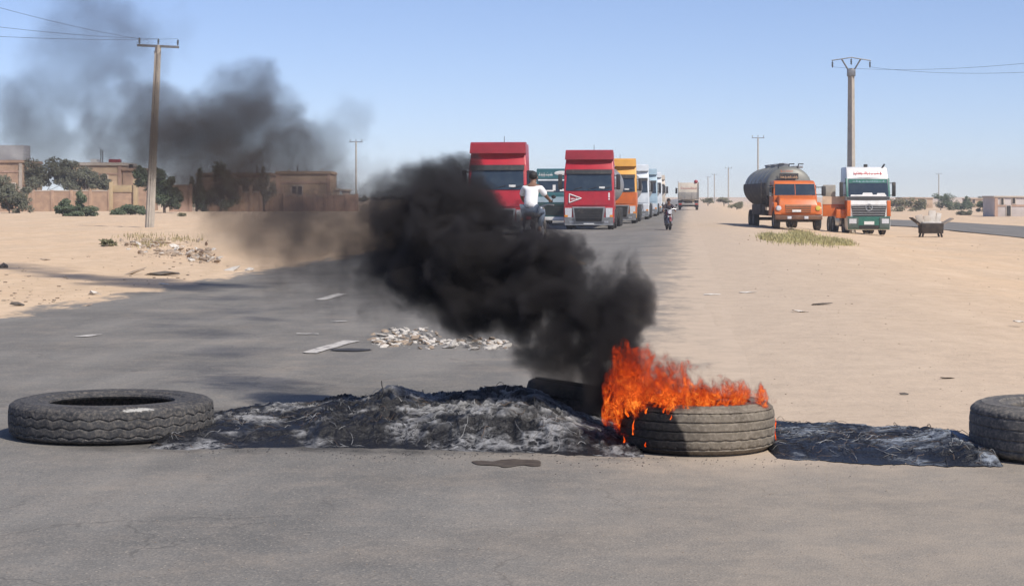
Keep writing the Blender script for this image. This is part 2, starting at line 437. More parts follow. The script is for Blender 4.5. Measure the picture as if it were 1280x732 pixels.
T_burn = tyre('tyre', 'dusty tyre on fire, black at its end by the smoke', tyre_mat('rubber_dusty', (.115, .096, .072), (.175, .148, .112), .4, None, ((1, -.0, .32), -.02)), pB, rB, .305, rB * .58,
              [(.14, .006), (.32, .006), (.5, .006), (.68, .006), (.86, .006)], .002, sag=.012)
pR, rR = tyre_at(1214, 1440, 585)
T_right = tyre('tyre', 'dusty grey tyre at the sandy edge beyond the burnt mat of rubber', tyre_mat('rubber_grey', (.07, .068, .066), (.11, .105, .098), .45), pR, rR, .32, rR * .56,
               [(.2, .006), (.4, .006), (.6, .006), (.8, .006)], .002, sag=.0)
pK, rK = Vector(((722 - 640) / 176, F / 176, .0)), .36
T_back = tyre('tyre', 'blackened collapsed tyre half hidden by smoke behind the burnt mound', tyre_mat('rubber_burnt', (.012, .012, .012), (.022, .02, .02), .1), pK, .40, .27, .22, [(.3, .006), (.6, .006)], .003, 160, tilt=(R(-4), R(9)))

# ================================================================== BURNT REMAINS
def ash_mat(name, lo, hi, amt):
    m, n, bs = newmat(name)
    co = n.n('ShaderNodeTexCoord').outputs['Object']
    wv = n.v('ADD', co, n.v('SCALE', n.v('SUBTRACT', n.noise(co, 3.2, 4, .6, 0, True), (.5, .5, .5)), None, .45))
    rid = n.m('ABSOLUTE', n.m('SUBTRACT', n.noise(n.v('MULTIPLY', wv, (1.0, 1.5, 1.5)), 8, 6, .62), .5))
    pat = n.noise(co, 2.3, 5, .6)
    at = n.n('ShaderNodeAttribute', attribute_name='ash').outputs['Fac']
    f = n.m('MULTIPLY', n.m('MAXIMUM', n.m('MULTIPLY', n.ss(rid, .07, .0), .7), n.ss(n.m('ADD', at, n.m('MULTIPLY', rid, -1.2)), .55, 1.05)), n.ss(n.m('ADD', pat, amt), .42, .58))
    fine = n.noise(co, 70, 5, .7)
    base = n.mix(n.ss(fine, .45, .8), lo, tuple(x * 2.2 for x in lo))
    col = n.mix(f, base, n.mix(n.ss(fine, .3, .7), hi, tuple(x * .55 for x in hi)))
    n.put(bs.inputs['Base Color'], col); n.put(bs.inputs['Roughness'], n.m('MULTIPLY_ADD', f, .45, .42))
    bs.inputs['Specular IOR Level'].default_value = .4
    bp = n.n('ShaderNodeBump'); bp.inputs['Strength'].default_value = .6; bp.inputs['Distance'].default_value = .015
    n.put(bp.inputs['Height'], n.m('ADD', n.m('MULTIPLY', rid, 4), fine)); n.put(bs.inputs['Normal'], bp.outputs[0])
    return m
ASH = ash_mat('burnt_rubber_ash', (.010, .010, .011), (.34, .34, .34), -.05)
ASH2 = ash_mat('burnt_rubber_ash_blue', (.010, .011, .014), (.33, .37, .42), -.05)
W_ASH = M('ashen_wire', (.40, .40, .39), (.13, .13, .13), 14, .85)
W_DRK = M('burnt_wire', (.022, .021, .021), (.05, .047, .045), 9, .6)
W_RST = M('rusty_wire', (.16, .11, .075), (.09, .065, .05), 9, .8)
def remains(name, label, outline, hfun, cell, wires, mat, seed):
    """outline: [(px, py_back, py_front)] on the ground; hfun(px, v) height"""
    rr = random.Random(seed)
    def span(px):
        for (a, b0, f0), (b, b1, f1) in zip(outline, outline[1:]):
            if a <= px <= b:
                t = (px - a) / (b - a); return b0 + (b1 - b0) * t, f0 + (f1 - f0) * t
    p0, p1 = outline[0][0], outline[-1][0]
    def pos(px, v):
        bk, fr = span(min(max(px, p0), p1)); db, df = H * F / (bk - HY), H * F / (fr - HY)
        y = df + (db - df) * v
        x = (px - 640) / F * (df + db) / 2 * 1.0
        y += .08 * noise.noise((x * 4, v * 2, seed)) + .05 * noise.noise((x * 13, v * 3, seed)) + .02 * noise.noise((x * 34, v * 3, seed))
        return x, y
    def height(px, v, want=False):
        x, y = pos(px, v)
        edge = sst(0, .22, v) * sst(0, .16, 1 - v) * sst(0, 14, px - p0 + 4) * sst(0, 14, p1 - px + 4)
        hh = hfun(px, v)
        q = Vector((x * 3.2, y * 3.2, seed)); wq = Vector((noise.noise(q), noise.noise(q + Vector((9, 2, 5))), 0)) * 1.1
        rid = 1 - abs(noise.noise(Vector(((x + y) * 3.4, (y - .45 * x) * 7.5, seed)) + wq)) * 2.4
        rid2 = 1 - abs(noise.noise(Vector(((x - y) * 8, (y + .3 * x) * 19, seed)) + wq * 2.2)) * 2.2
        if want: return rid * .55 + rid2 * .75
        lump = noise.noise((x * 2.4, y * 3, seed + 4))
        return max(.0, edge * (hh * (1 + .35 * lump) + hh * .38 * rid + .024 * rid2 * min(1, hh / .1 + .3)) + .012 * edge)
    nx = int((p1 - p0) / F * 12 / cell); ny = int(1.0 / cell)
    vs = []; ash = []
    for i in range(nx + 1):
        px = p0 + (p1 - p0) * i / nx
        for j in range(ny + 1):
            v = j / ny; x, y = pos(px, v); vs.append((x, y, .004 + height(px, v))); ash.append(height(px, v, True))
    fs = [(i * (ny + 1) + j, (i + 1) * (ny + 1) + j, (i + 1) * (ny + 1) + j + 1, i * (ny + 1) + j + 1) for i in range(nx) for j in range(ny)]
    cx, cy = pos((p0 + p1) / 2, .5)
    t = thing(name, label, 'debris', (cx, cy, 0))
    b = B(); b.add([(x - cx, y - cy, z) for x, y, z in vs], fs)
    mr = b.obj('melted_rubber', mat, t, True, 75)
    if len(mr.data.vertices) == len(ash):
        at = mr.data.attributes.new('ash', 'FLOAT', 'POINT'); at.data.foreach_set('value', ash)
    for nm_, mt_, cnt, rad, ln in wires:
        b = B(); done = 0; tries = 0
        while done < cnt and tries < cnt * 6:
            tries += 1; px = rr.uniform(p0 + 3, p1 - 3); v = rr.betavariate(1.3, 1.6)
            cl = noise.noise((px * .022, v * 3.2, seed + 7.7 + rad * 900)) + .5 * noise.noise((px * .06, v * 7, seed + 1.7))
            if cl < (.02 if mt_ is W_ASH else -.35): continue
            done += 1
            fx = noise.noise((px * .012, v * 1.5, seed + .5)) * 1.6 + rr.gauss(0, .35) + rr.choice((0, math.pi))
            L = rr.uniform(*ln); n_ = 9; pts = []; curl = rr.gauss(0, 1.1); lift = rr.random() ** 5 * .03
            for k in range(n_):
                if not (p0 < px < p1): break
                v = min(.98, max(.01, v)); x, y = pos(px, v)
                pts.append((x - cx, y - cy, .006 + height(px, v) + rad + lift * math.sin(math.pi * k / (n_ - 1)) + .003 * rr.random()))
                px += math.cos(fx) * L / n_ * F / 12; v += math.sin(fx) * L / n_ / 1.0; fx += curl / n_ + rr.gauss(0, .16)
            if len(pts) > 2: b.tube(pts, [rad * (1 if 0 < k < len(pts) - 1 else .5) for k in range(len(pts))], 4, False)
        tag(b.obj(nm_, mt_, t, True, 80), kind='stuff')
    return t, height, pos
def hump(px, c, wd): return math.exp(-((px - c) / wd) ** 2)
def hA(px, v):
    base = .032 + .022 * sst(300, 420, px) - .02 * sst(230, 210, px)
    h_ = base + .10 * hump(px, 482, 38) * hump(v, .62, .3) + .115 * hump(px, 640, 70) * hump(v, .55, .36) + .035 * hump(px, 420, 22) + .03 * hump(px, 560, 50)
    h_ += .03 * hump(px, 320, 50) * hump(v, .7, .3)
    return h_ * (1 - .75 * sst(715, 800, px) * (1 - hump(v, .3, .4) * .3))
rem1 = remains('burnt_tyre_remains', 'long heap of burnt rubber and tangled ashen wire between the tyres', [(206, 531, 561), (260, 521, 563), (330, 515, 561), (420, 512, 560), (520, 511, 561), (600, 511, 565), (680, 515, 569), (740, 524, 572), (798, 540, 573)], hA, .0082,
        [('ashen_wire', W_ASH, 130, .0014, (.05, .18)), ('burnt_wire', W_DRK, 160, .002, (.06, .22)), ('rusty_wire', W_RST, 90, .0015, (.04, .14))], ASH, 3)
def hB(px, v): return .018 + .012 * hump(v, .7, .3) + .03 * hump(px, 1190, 40)
rem2 = remains('burnt_tyre_remains', 'flat mat of burnt rubber with pale blue ash on sandy ground', [(948, 531, 573), (1000, 531, 577), (1080, 534, 581), (1160, 541, 583), (1210, 553, 583), (1236, 563, 582)], hB, .0105,
        [('ashen_wire', W_ASH, 60, .0014, (.05, .2)), ('burnt_wire', W_DRK, 90, .002, (.06, .26)), ('rusty_wire', W_RST, 90, .0014, (.04, .14))], ASH2, 8)
# bent steel rod sticking up out of the heap
b = B(); t0, hh, pp = rem1
x, y = pp(478, .6); z = hh(478, .6)
cx, cy = t0.location.x, t0.location.y
b.tube([(x - cx, y - cy, z - .08), (x - cx - .012, y - cy, z + .02), (x - cx - .022, y - cy, z + .06), (x - cx - .024, y - cy, z + .09)], .0042, 6)
b.obj('steel_rod', W_DRK, t0)

# ================================================================== VEHICLES
BLK = M('black_plastic', (.018, .018, .019), (.03, .029, .028), 5, .6, dust=.12)
CHS = M('chassis_dark', (.025, .024, .023), (.05, .045, .04), 4, .8, dust=.25)
RUB = M('vehicle_rubber', (.022, .022, .022), (.035, .034, .033), 8, .85, dust=.2)
RIM = M('rim_steel', (.28, .27, .25), (.18, .17, .16), 6, .5, .3, dust=.3)
CHR = M('bright_metal', (.55, .55, .54), (.42, .42, .41), 5, .28, .9, dust=.1)
GRY = M('grey_plastic', (.26, .265, .27), (.19, .195, .2), 5, .5, dust=.15)
LMP = M('lamp_lens', (.62, .63, .64), (.45, .46, .48), 20, .12)
AMB = M('amber_lens', (.75, .28, .03), (.6, .2, .02), 20, .2)
RLM = M('red_lens', (.45, .02, .015), (.3, .01, .01), 20, .2)
PLT = M('number_plate', (.72, .72, .68), (.6, .6, .57), 12, .5)
WHT = M('white_paint', (.72, .72, .70), (.62, .61, .58), 3, .35, dust=.12)
def glass_mat():
    m, n, bs = newmat('windscreen_glass')
    co = n.n('ShaderNodeTexCoord').outputs['Object']
    f = n.ss(n.noise(co, 2.5, 4), .4, .7)
    n.put(bs.inputs['Base Color'], n.mix(f, (.02, .032, .045), (.035, .05, .06))); bs.inputs['Roughness'].default_value = .06
    bs.inputs['Specular IOR Level'].default_value = .7
    return m
GLS = glass_mat()
# wheel: tyre + rim, axis across x
def wheel_meshes():
    t = B(); t.lathe([(.30, -.13), (.36, -.15), (.46, -.15), (.495, -.13), (.51, -.10), (.51, -.04), (.498, -.035), (.498, .035), (.51, .04), (.51, .10), (.495, .13), (.46, .15), (.36, .15), (.30, .13)], 28, 'x', closed=True)
    r = B(); r.lathe([(.02, .13), (.10, .13), (.11, .10), (.17, .09), (.19, .02), (.24, .0), (.28, .10), (.31, .125), (.31, -.125), (.1, -.12), (.02, -.12)], 24, 'x')
    for k in range(10):
        a = k * math.pi / 5; r.lathe([(.014, .09), (.014, .115)], 6, 'x', (0, .145 * math.cos(a), .145 * math.sin(a)))
    return t.mesh('wheel', RUB), r.mesh('rim', RIM)
WM, RM = wheel_meshes()
def wheel(parent, x, y, r=.51, w=1):
    o = link('wheel', WM, parent); o.location = (x, y, r); sc = r / .51; o.scale = (sc * w, sc, sc)
    if x < 0: o.rotation_euler = (0, 0, math.pi)
    link('rim', RM, o)
class Front:
    """panels that follow a cab's raked front; yf maps height to depth"""
    def __init__(s, prof): s.p = prof
    def y(s, z):
        p = s.p
        if z <= p[0][1]: return p[0][0]
        for (a, z0), (b, z1) in zip(p, p[1:]):
            if z0 <= z <= z1: return a + (b - a) * (z - z0) / (z1 - z0)
        return p[-1][0]
    def panel(s, b, x0, x1, z0, z1, off=.01, th=.04, t0=1, t1=1, bow=.0):
        zs = sorted({z0, z1, *[z for _, z in s.p if z0 < z < z1]}); nx = 8
        for face in (0, 1):
            pass
        vs = []; N = nx + 1
        xc = (x0 + x1) / 2
        for d in (-off, -off + th):
            for z in zs:
                sc = t0 + (t1 - t0) * (z - z0) / (z1 - z0)
                for i in range(N):
                    x = xc + (x0 + (x1 - x0) * i / nx - xc) * sc
                    vs.append((x, s.y(z) + d + bow * x * x, z))
        m = len(zs); q = m * N; fs = []
        for j in range(m - 1):
            for i in range(nx):
                a = j * N + i; fs += [(a, a + 1, a + N + 1, a + N), (q + a, q + a + N, q + a + N + 1, q + a + 1)]
            for i in (0, nx):
                a = j * N + i; fs.append((a, a + N, q + a + N, q + a))
        for i in range(nx):
            for j in (0, m - 1):
                a = j * N + i; fs.append((a, a + 1, q + a + 1, q + a))
        return b.add(vs, fs)
def scribble(b, fr, x0, x1, z0, z1, n, seed, off=.02, hgt=.7):
    """illegible painted lettering: joined strokes with dots"""
    rr = random.Random(seed); x = x0; zb = z0 + (z1 - z0) * .2
    while x < x1:
        wd = rr.uniform(.35, 1.0) * (x1 - x0) / n; th = (z1 - z0) * .18
        fr.panel(b, x, x + wd * .9, zb, zb + th, off, .012)
        if rr.random() < .75:
            k = x + wd * rr.uniform(0, .7); fr.panel(b, k, k + wd * .22, zb, zb + (z1 - z0) * rr.uniform(.35, hgt), off + .001, .012)
        if rr.random() < .6:
            k = x + wd * .3; zz = rr.choice((z0 - (z1 - z0) * .1, zb + (z1 - z0) * .55)); fr.panel(b, k, k + wd * .2, zz, zz + th, off, .012)
        x += wd * rr.uniform(.9, 1.25)
def mirrors(t, fr, z0, z1, x=1.24, y=.35, out=.27, mat=None, loop=False):
    for s in (-1, 1):
        b = B(); xx = s * (x + out)
        b.box(min(xx - s * .1, xx + s * .1), max(xx - s * .1, xx + s * .1), y - .08, y + .06, z0, z1, .04)
        o = b.obj('mirror', mat or BLK, t)
        for za in (z1 - .06, z0 + .07):
            a = B(); a.tube([(s * (x - .06), y + .1, za), (xx, y + .02, za)], .025, 6); a.obj('mirror_arm', BLK, o)
def tank(t, y0, y1, zc, rx, rz, mat, band=None, lower=None):
    b = B(); n = 40; L = y1 - y0
    pr = [(.02, y0 - .0), (.45, y0 + .03), (.8, y0 + .12), (.95, y0 + .24), (1, y0 + .4), (1, y0 + L * .33), (1, y0 + L * .66), (1, y1 - .4), (.95, y1 - .24), (.8, y1 - .12), (.45, y1 - .03), (.02, y1)]
    b.lathe(pr, n, 'y', (0, 0, zc), sx=rx, sz=rz)
    o = b.obj('tank', mat, t)
    for k in range(1, 6):
        yy = y0 + L * k / 6; r_ = B(); r_.lathe([(1.0, yy - .04), (1.022, yy - .035), (1.022, yy + .035), (1.0, yy + .04)], n, 'y', (0, 0, zc), sx=rx, sz=rz)
        r_.obj('tank_band', band or GRY, o)
    for k in (.25, .5, .75):
        h_ = B(); h_.lathe([(.30, zc + rz - .05), (.30, zc + rz + .10), (.34, zc + rz + .11), (.34, zc + rz + .15), (.1, zc + rz + .2), (.02, zc + rz + .2)], 16, 'z', (0, y0 + L * k, 0)); h_.obj('hatch', GRY, o)
    w_ = B(); w_.box(.30, .72, y0 + .5, y1 - .5, zc + rz - .10, zc + rz + .02); w_.obj('walkway', GRY, o)
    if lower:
        for s in (-1, 1):                                   # curved dark shells for the tank's shade and black paint along the flanks
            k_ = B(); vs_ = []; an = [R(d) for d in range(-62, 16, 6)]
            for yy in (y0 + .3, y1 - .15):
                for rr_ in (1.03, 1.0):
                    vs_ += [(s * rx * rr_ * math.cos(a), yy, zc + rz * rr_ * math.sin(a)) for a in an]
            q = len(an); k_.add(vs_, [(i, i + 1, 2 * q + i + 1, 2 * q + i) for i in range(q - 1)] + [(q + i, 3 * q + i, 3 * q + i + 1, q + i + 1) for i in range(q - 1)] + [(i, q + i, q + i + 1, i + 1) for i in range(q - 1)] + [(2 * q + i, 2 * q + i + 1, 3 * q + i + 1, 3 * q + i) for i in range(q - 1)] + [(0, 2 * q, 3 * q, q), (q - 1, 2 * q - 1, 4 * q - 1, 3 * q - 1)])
            k_.obj('shade_shell', CHS, t)
            k_ = B(); k_.box(*sorted((s * 1.08, s * 1.14)), y0 + .6, y1 - 3.4, lower[0], lower[0] + .55, .01); k_.obj('shade_strip', CHS, t)  # dark strip carrying the same shade and black paint lower down
    return o
def chassis(t, y0, y1, axles, r=.51, z=.75, wx=1.03, guards=True):
    b = B()
    for s in (-1, 1): b.box(s * .42 - .06, s * .42 + .06, y0, y1, z, z + .28)
    for y in axles: b.tube([(-wx + .1, y, r), (wx - .1, y, r)], .08, 8)
    for k in range(int((y1 - y0) / 2)): b.box(-.4, .4, y0 + .6 + k * 2, y0 + .75 + k * 2, z + .03, z + .22)
    b.obj('chassis', CHS, t)
    for y in axles:
        for s in (-1, 1): wheel(t, s * wx, y, r)
def fuel_tank(t, y0, y1):
    b = B(); b.box(-1.18, -.6, y0, y1, .45, 1.02, .1); b.obj('fuel_tank', CHR, t)
    b = B(); b.box(.6, 1.18, y0, y1, .45, 1.02, .06); b.obj('side_box', CHS, t)

def modern_truck(name, label, cat, px, s, paint, k=1.0, roof=3.88, trailer='tank', trailer_mat=None, logo=False, rz=None, z=0, L=14.5, visor=None, upper=None, simple=False, group=None, lower=None):
    t = thing(name, label, cat, ((px - 640) / s, F / s, z), ROT if rz is None else rz, group)
    fp = [(.10, .32), (.0, .55), (.0, 1.2), (.05, 1.9), (.30, 2.76), (.34, 2.95), (.62, roof - .42), (.80, roof - .06)]
    fr = Front(fp); hw = 1.22
    tp = lambda zz: 1 - .07 * sst(2.6, roof, zz)
    body = fp + [(1.05, roof), (2.25, roof - .04), (2.28, .95), (1.85, .95), (1.8, 1.15), (.85, 1.15), (.8, .6), (.75, .32)]
    b = B(); b.prof(body, -hw, hw, .055, 3, tp); b.obj('cab', paint, t)
    # roof visor / deflector
    b = B(); fr2 = Front([(.30, roof - .46), (.34, roof - .06), (.5, roof + .03)])
    fr2.panel(b, -1.19, 1.19, roof - .46, roof + .01, 0, .55, 1, .97, .06); b.obj('roof_deflector', visor or paint, t)
    if upper:
        b = B(); fr.panel(b, -1.17, 1.17, 2.98, roof - .5, .03, .05, 1, .96, .03); b.obj('upper_panel', upper, t)
    b = B(); fr.panel(b, -1.14, 1.14, 2.72, 2.93, .14, .2, .98, .98, .05); b.obj('sun_visor', BLK, t)
    b = B(); fr.panel(b, -1.13, 1.13, 1.90, 2.74, .05, .08, 1.0, .96, .03); wsn = b.obj('windscreen', GLS, t)
    if not simple:
        for x in (-.75, -.05, .6):
            b = B(); b.tube([(x, fr.y(1.95) - .06, 1.95), (x + .42, fr.y(2.06) - .075, 2.08)], .014, 5); b.obj('wiper', BLK, wsn)
        b = B(); b.box(.5, .78, fr.y(2.05) - .05, fr.y(2.05) - .03, 1.96, 2.10); b.obj('windscreen_card', PLT, wsn)
    b = B(); fr.panel(b, -1.17, 1.17, 1.20, 1.86, .04, .08, 1, 1, .02); b.obj('front_panel', lower or paint, t)
    if lower:
        b = B(); b.prof([(-.01, .62), (-.01, 1.2), (.04, 1.88), (2.3, 1.88), (2.3, 1.0), (.8, 1.0), (.72, .62)], -1.235, 1.235, .03, 2); b.obj('lower_cab', lower, t)
    b = B(); fr.panel(b, -.80, .80, .34, 1.12, .085, .12, .88, 1, .01); g = b.obj('grille_frame', GRY, t)
    b = B(); fr.panel(b, -.71, .71, .41, 1.05, .095, .05, .88, 1, .01); b.obj('grille', BLK, g)
    for kk in range(4):
        b = B(); zz = .55 + kk * .13; fr.panel(b, -.66, .66, zz, zz + .035, .108, .04, 1, 1, .01); b.obj('grille_bar', BLK, g)
    for sgn in (-1, 1):
        b = B(); x0, x1 = sorted((sgn * .82, sgn * 1.16)); fr.panel(b, x0, x1, .60, 1.06, .075, .12, .9, 1, .03); hl = b.obj('headlight', LMP, t)
        b = B(); x0, x1 = sorted((sgn * 1.02, sgn * 1.18)); fr.panel(b, x0, x1, .62, .72, .085, .06, 1, 1, .03); b.obj('indicator', AMB, hl)
        b = B()
        b.box(min(sgn * 1.215, sgn * 1.235), max(sgn * 1.215, sgn * 1.235), .62, 1.72, 1.95, 2.72, .0); b.obj('side_window', GLS, t)
        b = B(); b.box(min(sgn * 1.0, sgn * 1.24), max(sgn * 1.0, sgn * 1.24), .5, 1.0, .35, .55, .02); b.obj('step', BLK, t)
    b = B(); fr.panel(b, -1.2, 1.2, .22, .60, .06, .3, .98, 1, .03); bp = b.obj('bumper', GRY, t)
    b = B(); fr.panel(b, -.26, .26, .26, .38, .075, .03); b.obj('number_plate', PLT, bp)
    for x in (-.85, .85):
        b = B(); fr.panel(b, x - .1, x + .1, .33, .43, .07, .05, 1, 1, .03); b.obj('fog_lamp', LMP, bp)
    mirrors(t, fr, 1.95, 2.7, 1.2, .42, .22)
    if logo:
        b = B(); A = [(-.95, 1.74), (-.95, 1.32), (-.36, 1.53)]
        for (xa, za), (xb, zb) in zip(A, A[1:] + A[:1]):
            b.tube([(xa, fr.y(za) - .05, za), (xb, fr.y(zb) - .05, zb)], .028, 6)
        scribble(b, fr, -.88, -.52, 1.44, 1.62, 4, 3, .045)
        b.obj('emblem', WHT, t)
        b = B(); fr.panel(b, .95, 1.02, 1.56, 1.80, .05, .02, 1, 1, .02); fr.panel(b, .95, 1.02, 1.46, 1.52, .05, .02, 1, 1, .02); b.obj('emblem', WHT, t)
    b = B(); b.tube([(.2, 1.1, roof - .05), (.2, 1.15, roof + .28)], .012, 5); b.obj('aerial', BLK, t)
    if trailer == 'tank':
        chassis(t, 1.4, L - .3, [1.35, 4.6, L - 4.2, L - 2.9, L - 1.6]); fuel_tank(t, 2.5, 3.9)
        tank(t, 2.9, L, 2.25, 1.22, 1.12, trailer_mat or GRY)
    elif trailer is None:
        chassis(t, 1.4, 6.6, [1.35, 4.5, 5.8]); fuel_tank(t, 2.5, 3.7)
        b = B(); b.lathe([(.2, .95), (.55, .97), (.55, 1.1), (.2, 1.12)], 20, 'z', (0, 4.9, .1)); b.obj('fifth_wheel', CHS, t)
    elif trailer == 'box':
        chassis(t, 1.4, L - .3, [1.35, 4.6, L - 4.2, L - 2.9, L - 1.6]); fuel_tank(t, 2.5, 3.9)
        b = B(); b.box(-1.25, 1.25, 2.9, L, 1.15, roof - .1, .03); b.obj('box_body', trailer_mat or WHT, t)
    return t

RED = M('red_truck_paint', (.42, .018, .028), (.34, .015, .024), 2, .34, dust=.14)
REDD = M('dark_red_paint', (.30, .02, .028), (.24, .018, .024), 2, .38, dust=.08)
TNK = M('tank_grey', (.30, .31, .32), (.22, .225, .23), 1.6, .45, .2, dust=.15)
modern_truck('tractor_truck', 'red truck with a high roof panel behind the black smoke', 'truck', 621, 30.0, RED, visor=REDD, trailer=None)
modern_truck('tanker_truck', 'red truck with white triangle emblem at the head of the queue', 'truck', 736, 25.7, RED, visor=REDD, logo=True, trailer_mat=TNK)
YEL = M('yellow_orange_paint', (.72, .36, .06), (.62, .30, .05), 2, .4, dust=.1)
ORG = M('orange_paint', (.58, .135, .02), (.48, .11, .02), 2, .35, dust=.12)
modern_truck('tanker_truck', 'yellow and orange truck with a grey tank right behind the red truck with the triangle', 'truck', 770, 21.0, YEL, visor=YEL, trailer_mat=TNK, lower=ORG)
PWH = M('pale_truck_paint', (.62, .66, .68), (.52, .56, .58), 2, .35, dust=.15)
LBL = M('pale_blue_paint', (.34, .46, .52), (.28, .38, .44), 2, .35, dust=.15)
BEI = M('beige_paint', (.52, .45, .36), (.44, .38, .3), 2, .4, dust=.2)
for px, s, p1, lb in ((789.5, 17.8, PWH, 'white truck right behind the yellow and orange truck in the queue'), (803, 15.3, LBL, 'pale blue truck, fifth in the queue behind the red one'),
                  (811, 13.4, PWH, 'off-white truck, sixth in the long queue'), (817, 11.9, BEI, 'beige truck, last one in the long queue')):
    modern_truck('tanker_truck', lb, 'truck', px, s, p1, trailer_mat=TNK, simple=True)

# ---- teal truck, older flat cab
TEA = M('teal_paint', (.035, .135, .15), (.025, .10, .115), 2, .4, dust=.12)
DGR = M('dark_green_paint', (.03, .07, .06), (.02, .05, .045), 3, .5, dust=.2)
t = thing('cargo_truck', 'dark teal truck with white lettering over its windscreen, between the red trucks', 'truck', ((697.5 - 640) / 22.4, F / 22.4, 0), ROT)
fp = [(.05, .35), (0, .6), (0, 1.75), (.05, 1.85), (.16, 2.55), (.18, 2.62), (.22, 3.1)]
fr = Front(fp)
b = B(); b.prof(fp + [(.4, 3.18), (2.0, 3.18), (2.05, .8), (.6, .8), (.55, .35)], -1.22, 1.22, .05, 3); b.obj('cab', TEA, t)
b = B(); fr.panel(b, -1.12, 1.12, 1.86, 2.48, .02, .05, 1, .98); ws = b.obj('windscreen', GLS, t)
b = B(); fr.panel(b, -1.13, 1.13, 2.50, 2.58, .05, .08); b.obj('windscreen_trim', PWH, t)
b = B(); fr.panel(b, -1.2, 1.2, 2.62, 3.14, .06, .2, 1, .98); v_ = b.obj('roof_board', TEA, t)
b = B(); scribble(b, fr, -1.1, -.35, 2.74, 2.98, 6, 5, .075); b.obj('lettering', WHT, v_)
b = B(); b.ell((-.05 + .25, fr.y(2.9) - .07, 2.92), (.42, .02, .13)); b.obj('lettering', WHT, v_)
b = B()
for x, z_, w_, h_ in ((-.95, 1.90, .10, .30), (-.30, 1.95, .16, .32), (.1, 1.92, .4, .12), (-.75, 1.9, .5, .08)): fr.panel(b, x, x + w_, z_, z_ + h_, .032, .01)
b.obj('glass_reflection', WHT, ws)  # white panels standing for reflections in the windscreen
b = B(); fr.panel(b, -1.21, 1.21, 1.30, 1.60, .03, .06); b.obj('front_band', LBL, t)
b = B(); fr.panel(b, -1.15, 1.15, .55, 1.22, .02, .06); g = b.obj('grille', DGR, t)
for k in range(6):
    b = B(); fr.panel(b, -.8, .8, .62 + k * .1, .655 + k * .1, .05, .04); b.obj('grille_bar', BLK, g)
for sg in (-1, 1):
    b = B(); b.lathe([(.02, -.08), (.12, -.07), (.13, 0), (.12, .05)], 14, 'y', (sg * .98, fr.y(.9), .9)); b.obj('headlight', LMP, t)
b = B(); b.box(-1.24, 1.24, -.14, .25, .28, .48, .03); bp = b.obj('bumper', WHT, t)
mirrors(t, fr, 1.75, 2.5, 1.2, .1, .26)
chassis(t, .5, 8.6, [1.2, 6.2, 7.5])
b = B(); b.box(-1.22, 1.22, 2.3, 8.8, 1.15, 3.0, .03); b.obj('cargo_body', DGR, t)

# ---- dump truck driving away
t = thing('dump_truck', 'cream dump truck driving away at the end of the queue', 'truck', ((860.5 - 640) / 10.4, F / 10.4, 0), ROT)
CRM = M('cream_paint', (.60, .54, .44), (.5, .45, .37), 2, .5, dust=.25)
GBD = M('dusty_grey_paint', (.30, .28, .25), (.22, .205, .185), 2, .6, dust=.3)
b = B(); b.box(-1.24, 1.24, .1, 5.2, 1.25, 3.3, .03); b.obj('dump_body', CRM, t)
b = B(); b.box(-1.12, 1.12, .0, .1, 1.3, 2.15, .02); tg = b.obj('tailgate', GBD, t)
for x in (-1.12, -.4, .4, 1.06):
    b = B(); b.box(x, x + .07, -.05, .0, 1.3, 2.15); b.obj('tailgate_rib', GBD, tg)
fr = Front([(.1, 1), (.1, 4)])
b = B(); scribble(b, fr, -.9, .9, 2.5, 2.85, 7, 9, .02); b.obj('lettering', M('faded_red_paint', (.45, .12, .09), None, 4, .6), t)
b = B(); b.box(-1.26, -1.18, -.02, .14, 1.25, 3.5, .02); b.obj('corner_post', GBD, t)
b = B(); b.box(1.18, 1.26, -.02, .14, 1.25, 3.35, .02); b.obj('corner_post', GBD, t)
b = B(); b.box(-.9, .9, 5.6, 7.4, .9, 3.1, .1); b.obj('cab', CRM, t)
b = B(); b.box(-1.2, 1.2, .1, .3, .62, .85, .02); bp = b.obj('rear_bumper', GBD, t)
for sg in (-1, 1):
    b = B(); x0, x1 = sorted((sg * .8, sg * 1.15)); b.box(x0, x1, .06, .1, .66, .8); b.obj('tail_light', RLM, bp)
    b = B(); x0, x1 = sorted((sg * .72, sg * 1.22)); b.box(x0, x1, .35, .40, .35, 1.2); b.obj('mud_flap', BLK, t)
b = B(); b.ell((.9, .2, 3.42), (.25, .25, .22)); b.obj('bundle', REDD, t)
chassis(t, .5, 7, [1.2, 2.5, 6.4])
b = B(); b.box(-1.6, -1.35, 5.7, 5.8, 2.0, 2.7, .03); b.tube([(-1.4, 5.75, 2.6), (-.85, 5.8, 2.6)], .03, 6); b.obj('mirror', BLK, t)

# ---- bonneted orange tanker
TX, TY = (998 - 640) / 24.0, F / 24.0
t = thing('tanker_truck', 'old bonneted orange tanker with a grey tank parked on the sand', 'truck', (TX, TY, gz(TX, TY + 3) - .02), R(.5)); t.scale = (1.1, 1, 1.03)
OLV = M('tank_olive_grey', (.21, .21, .18), (.15, .15, .13), 1.4, .5, .1, dust=.2)
fp = [(.1, .72), (.0, .85), (.02, 1.25), (.22, 1.62), (.75, 1.76)]
b = B(); b.prof(fp + [(1.25, 1.82), (1.25, .72)], -.98, .98, .15, 5, lambda zz: 1.0 - .13 * sst(1.1, 1.8, zz)); hd = b.obj('bonnet', ORG, t)
fr = Front(fp)
b = B(); fr.panel(b, -.62, .62, .9, 1.3, .02, .05, .92, 1); g = b.obj('grille', M('grille_bronze', (.10, .07, .03), (.16, .10, .04), 6, .5), t)
for k in range(4):
    b = B(); fr.panel(b, -.6, .6, .94 + k * .09, .97 + k * .09, .04, .04); b.obj('grille_bar', ORG, g)
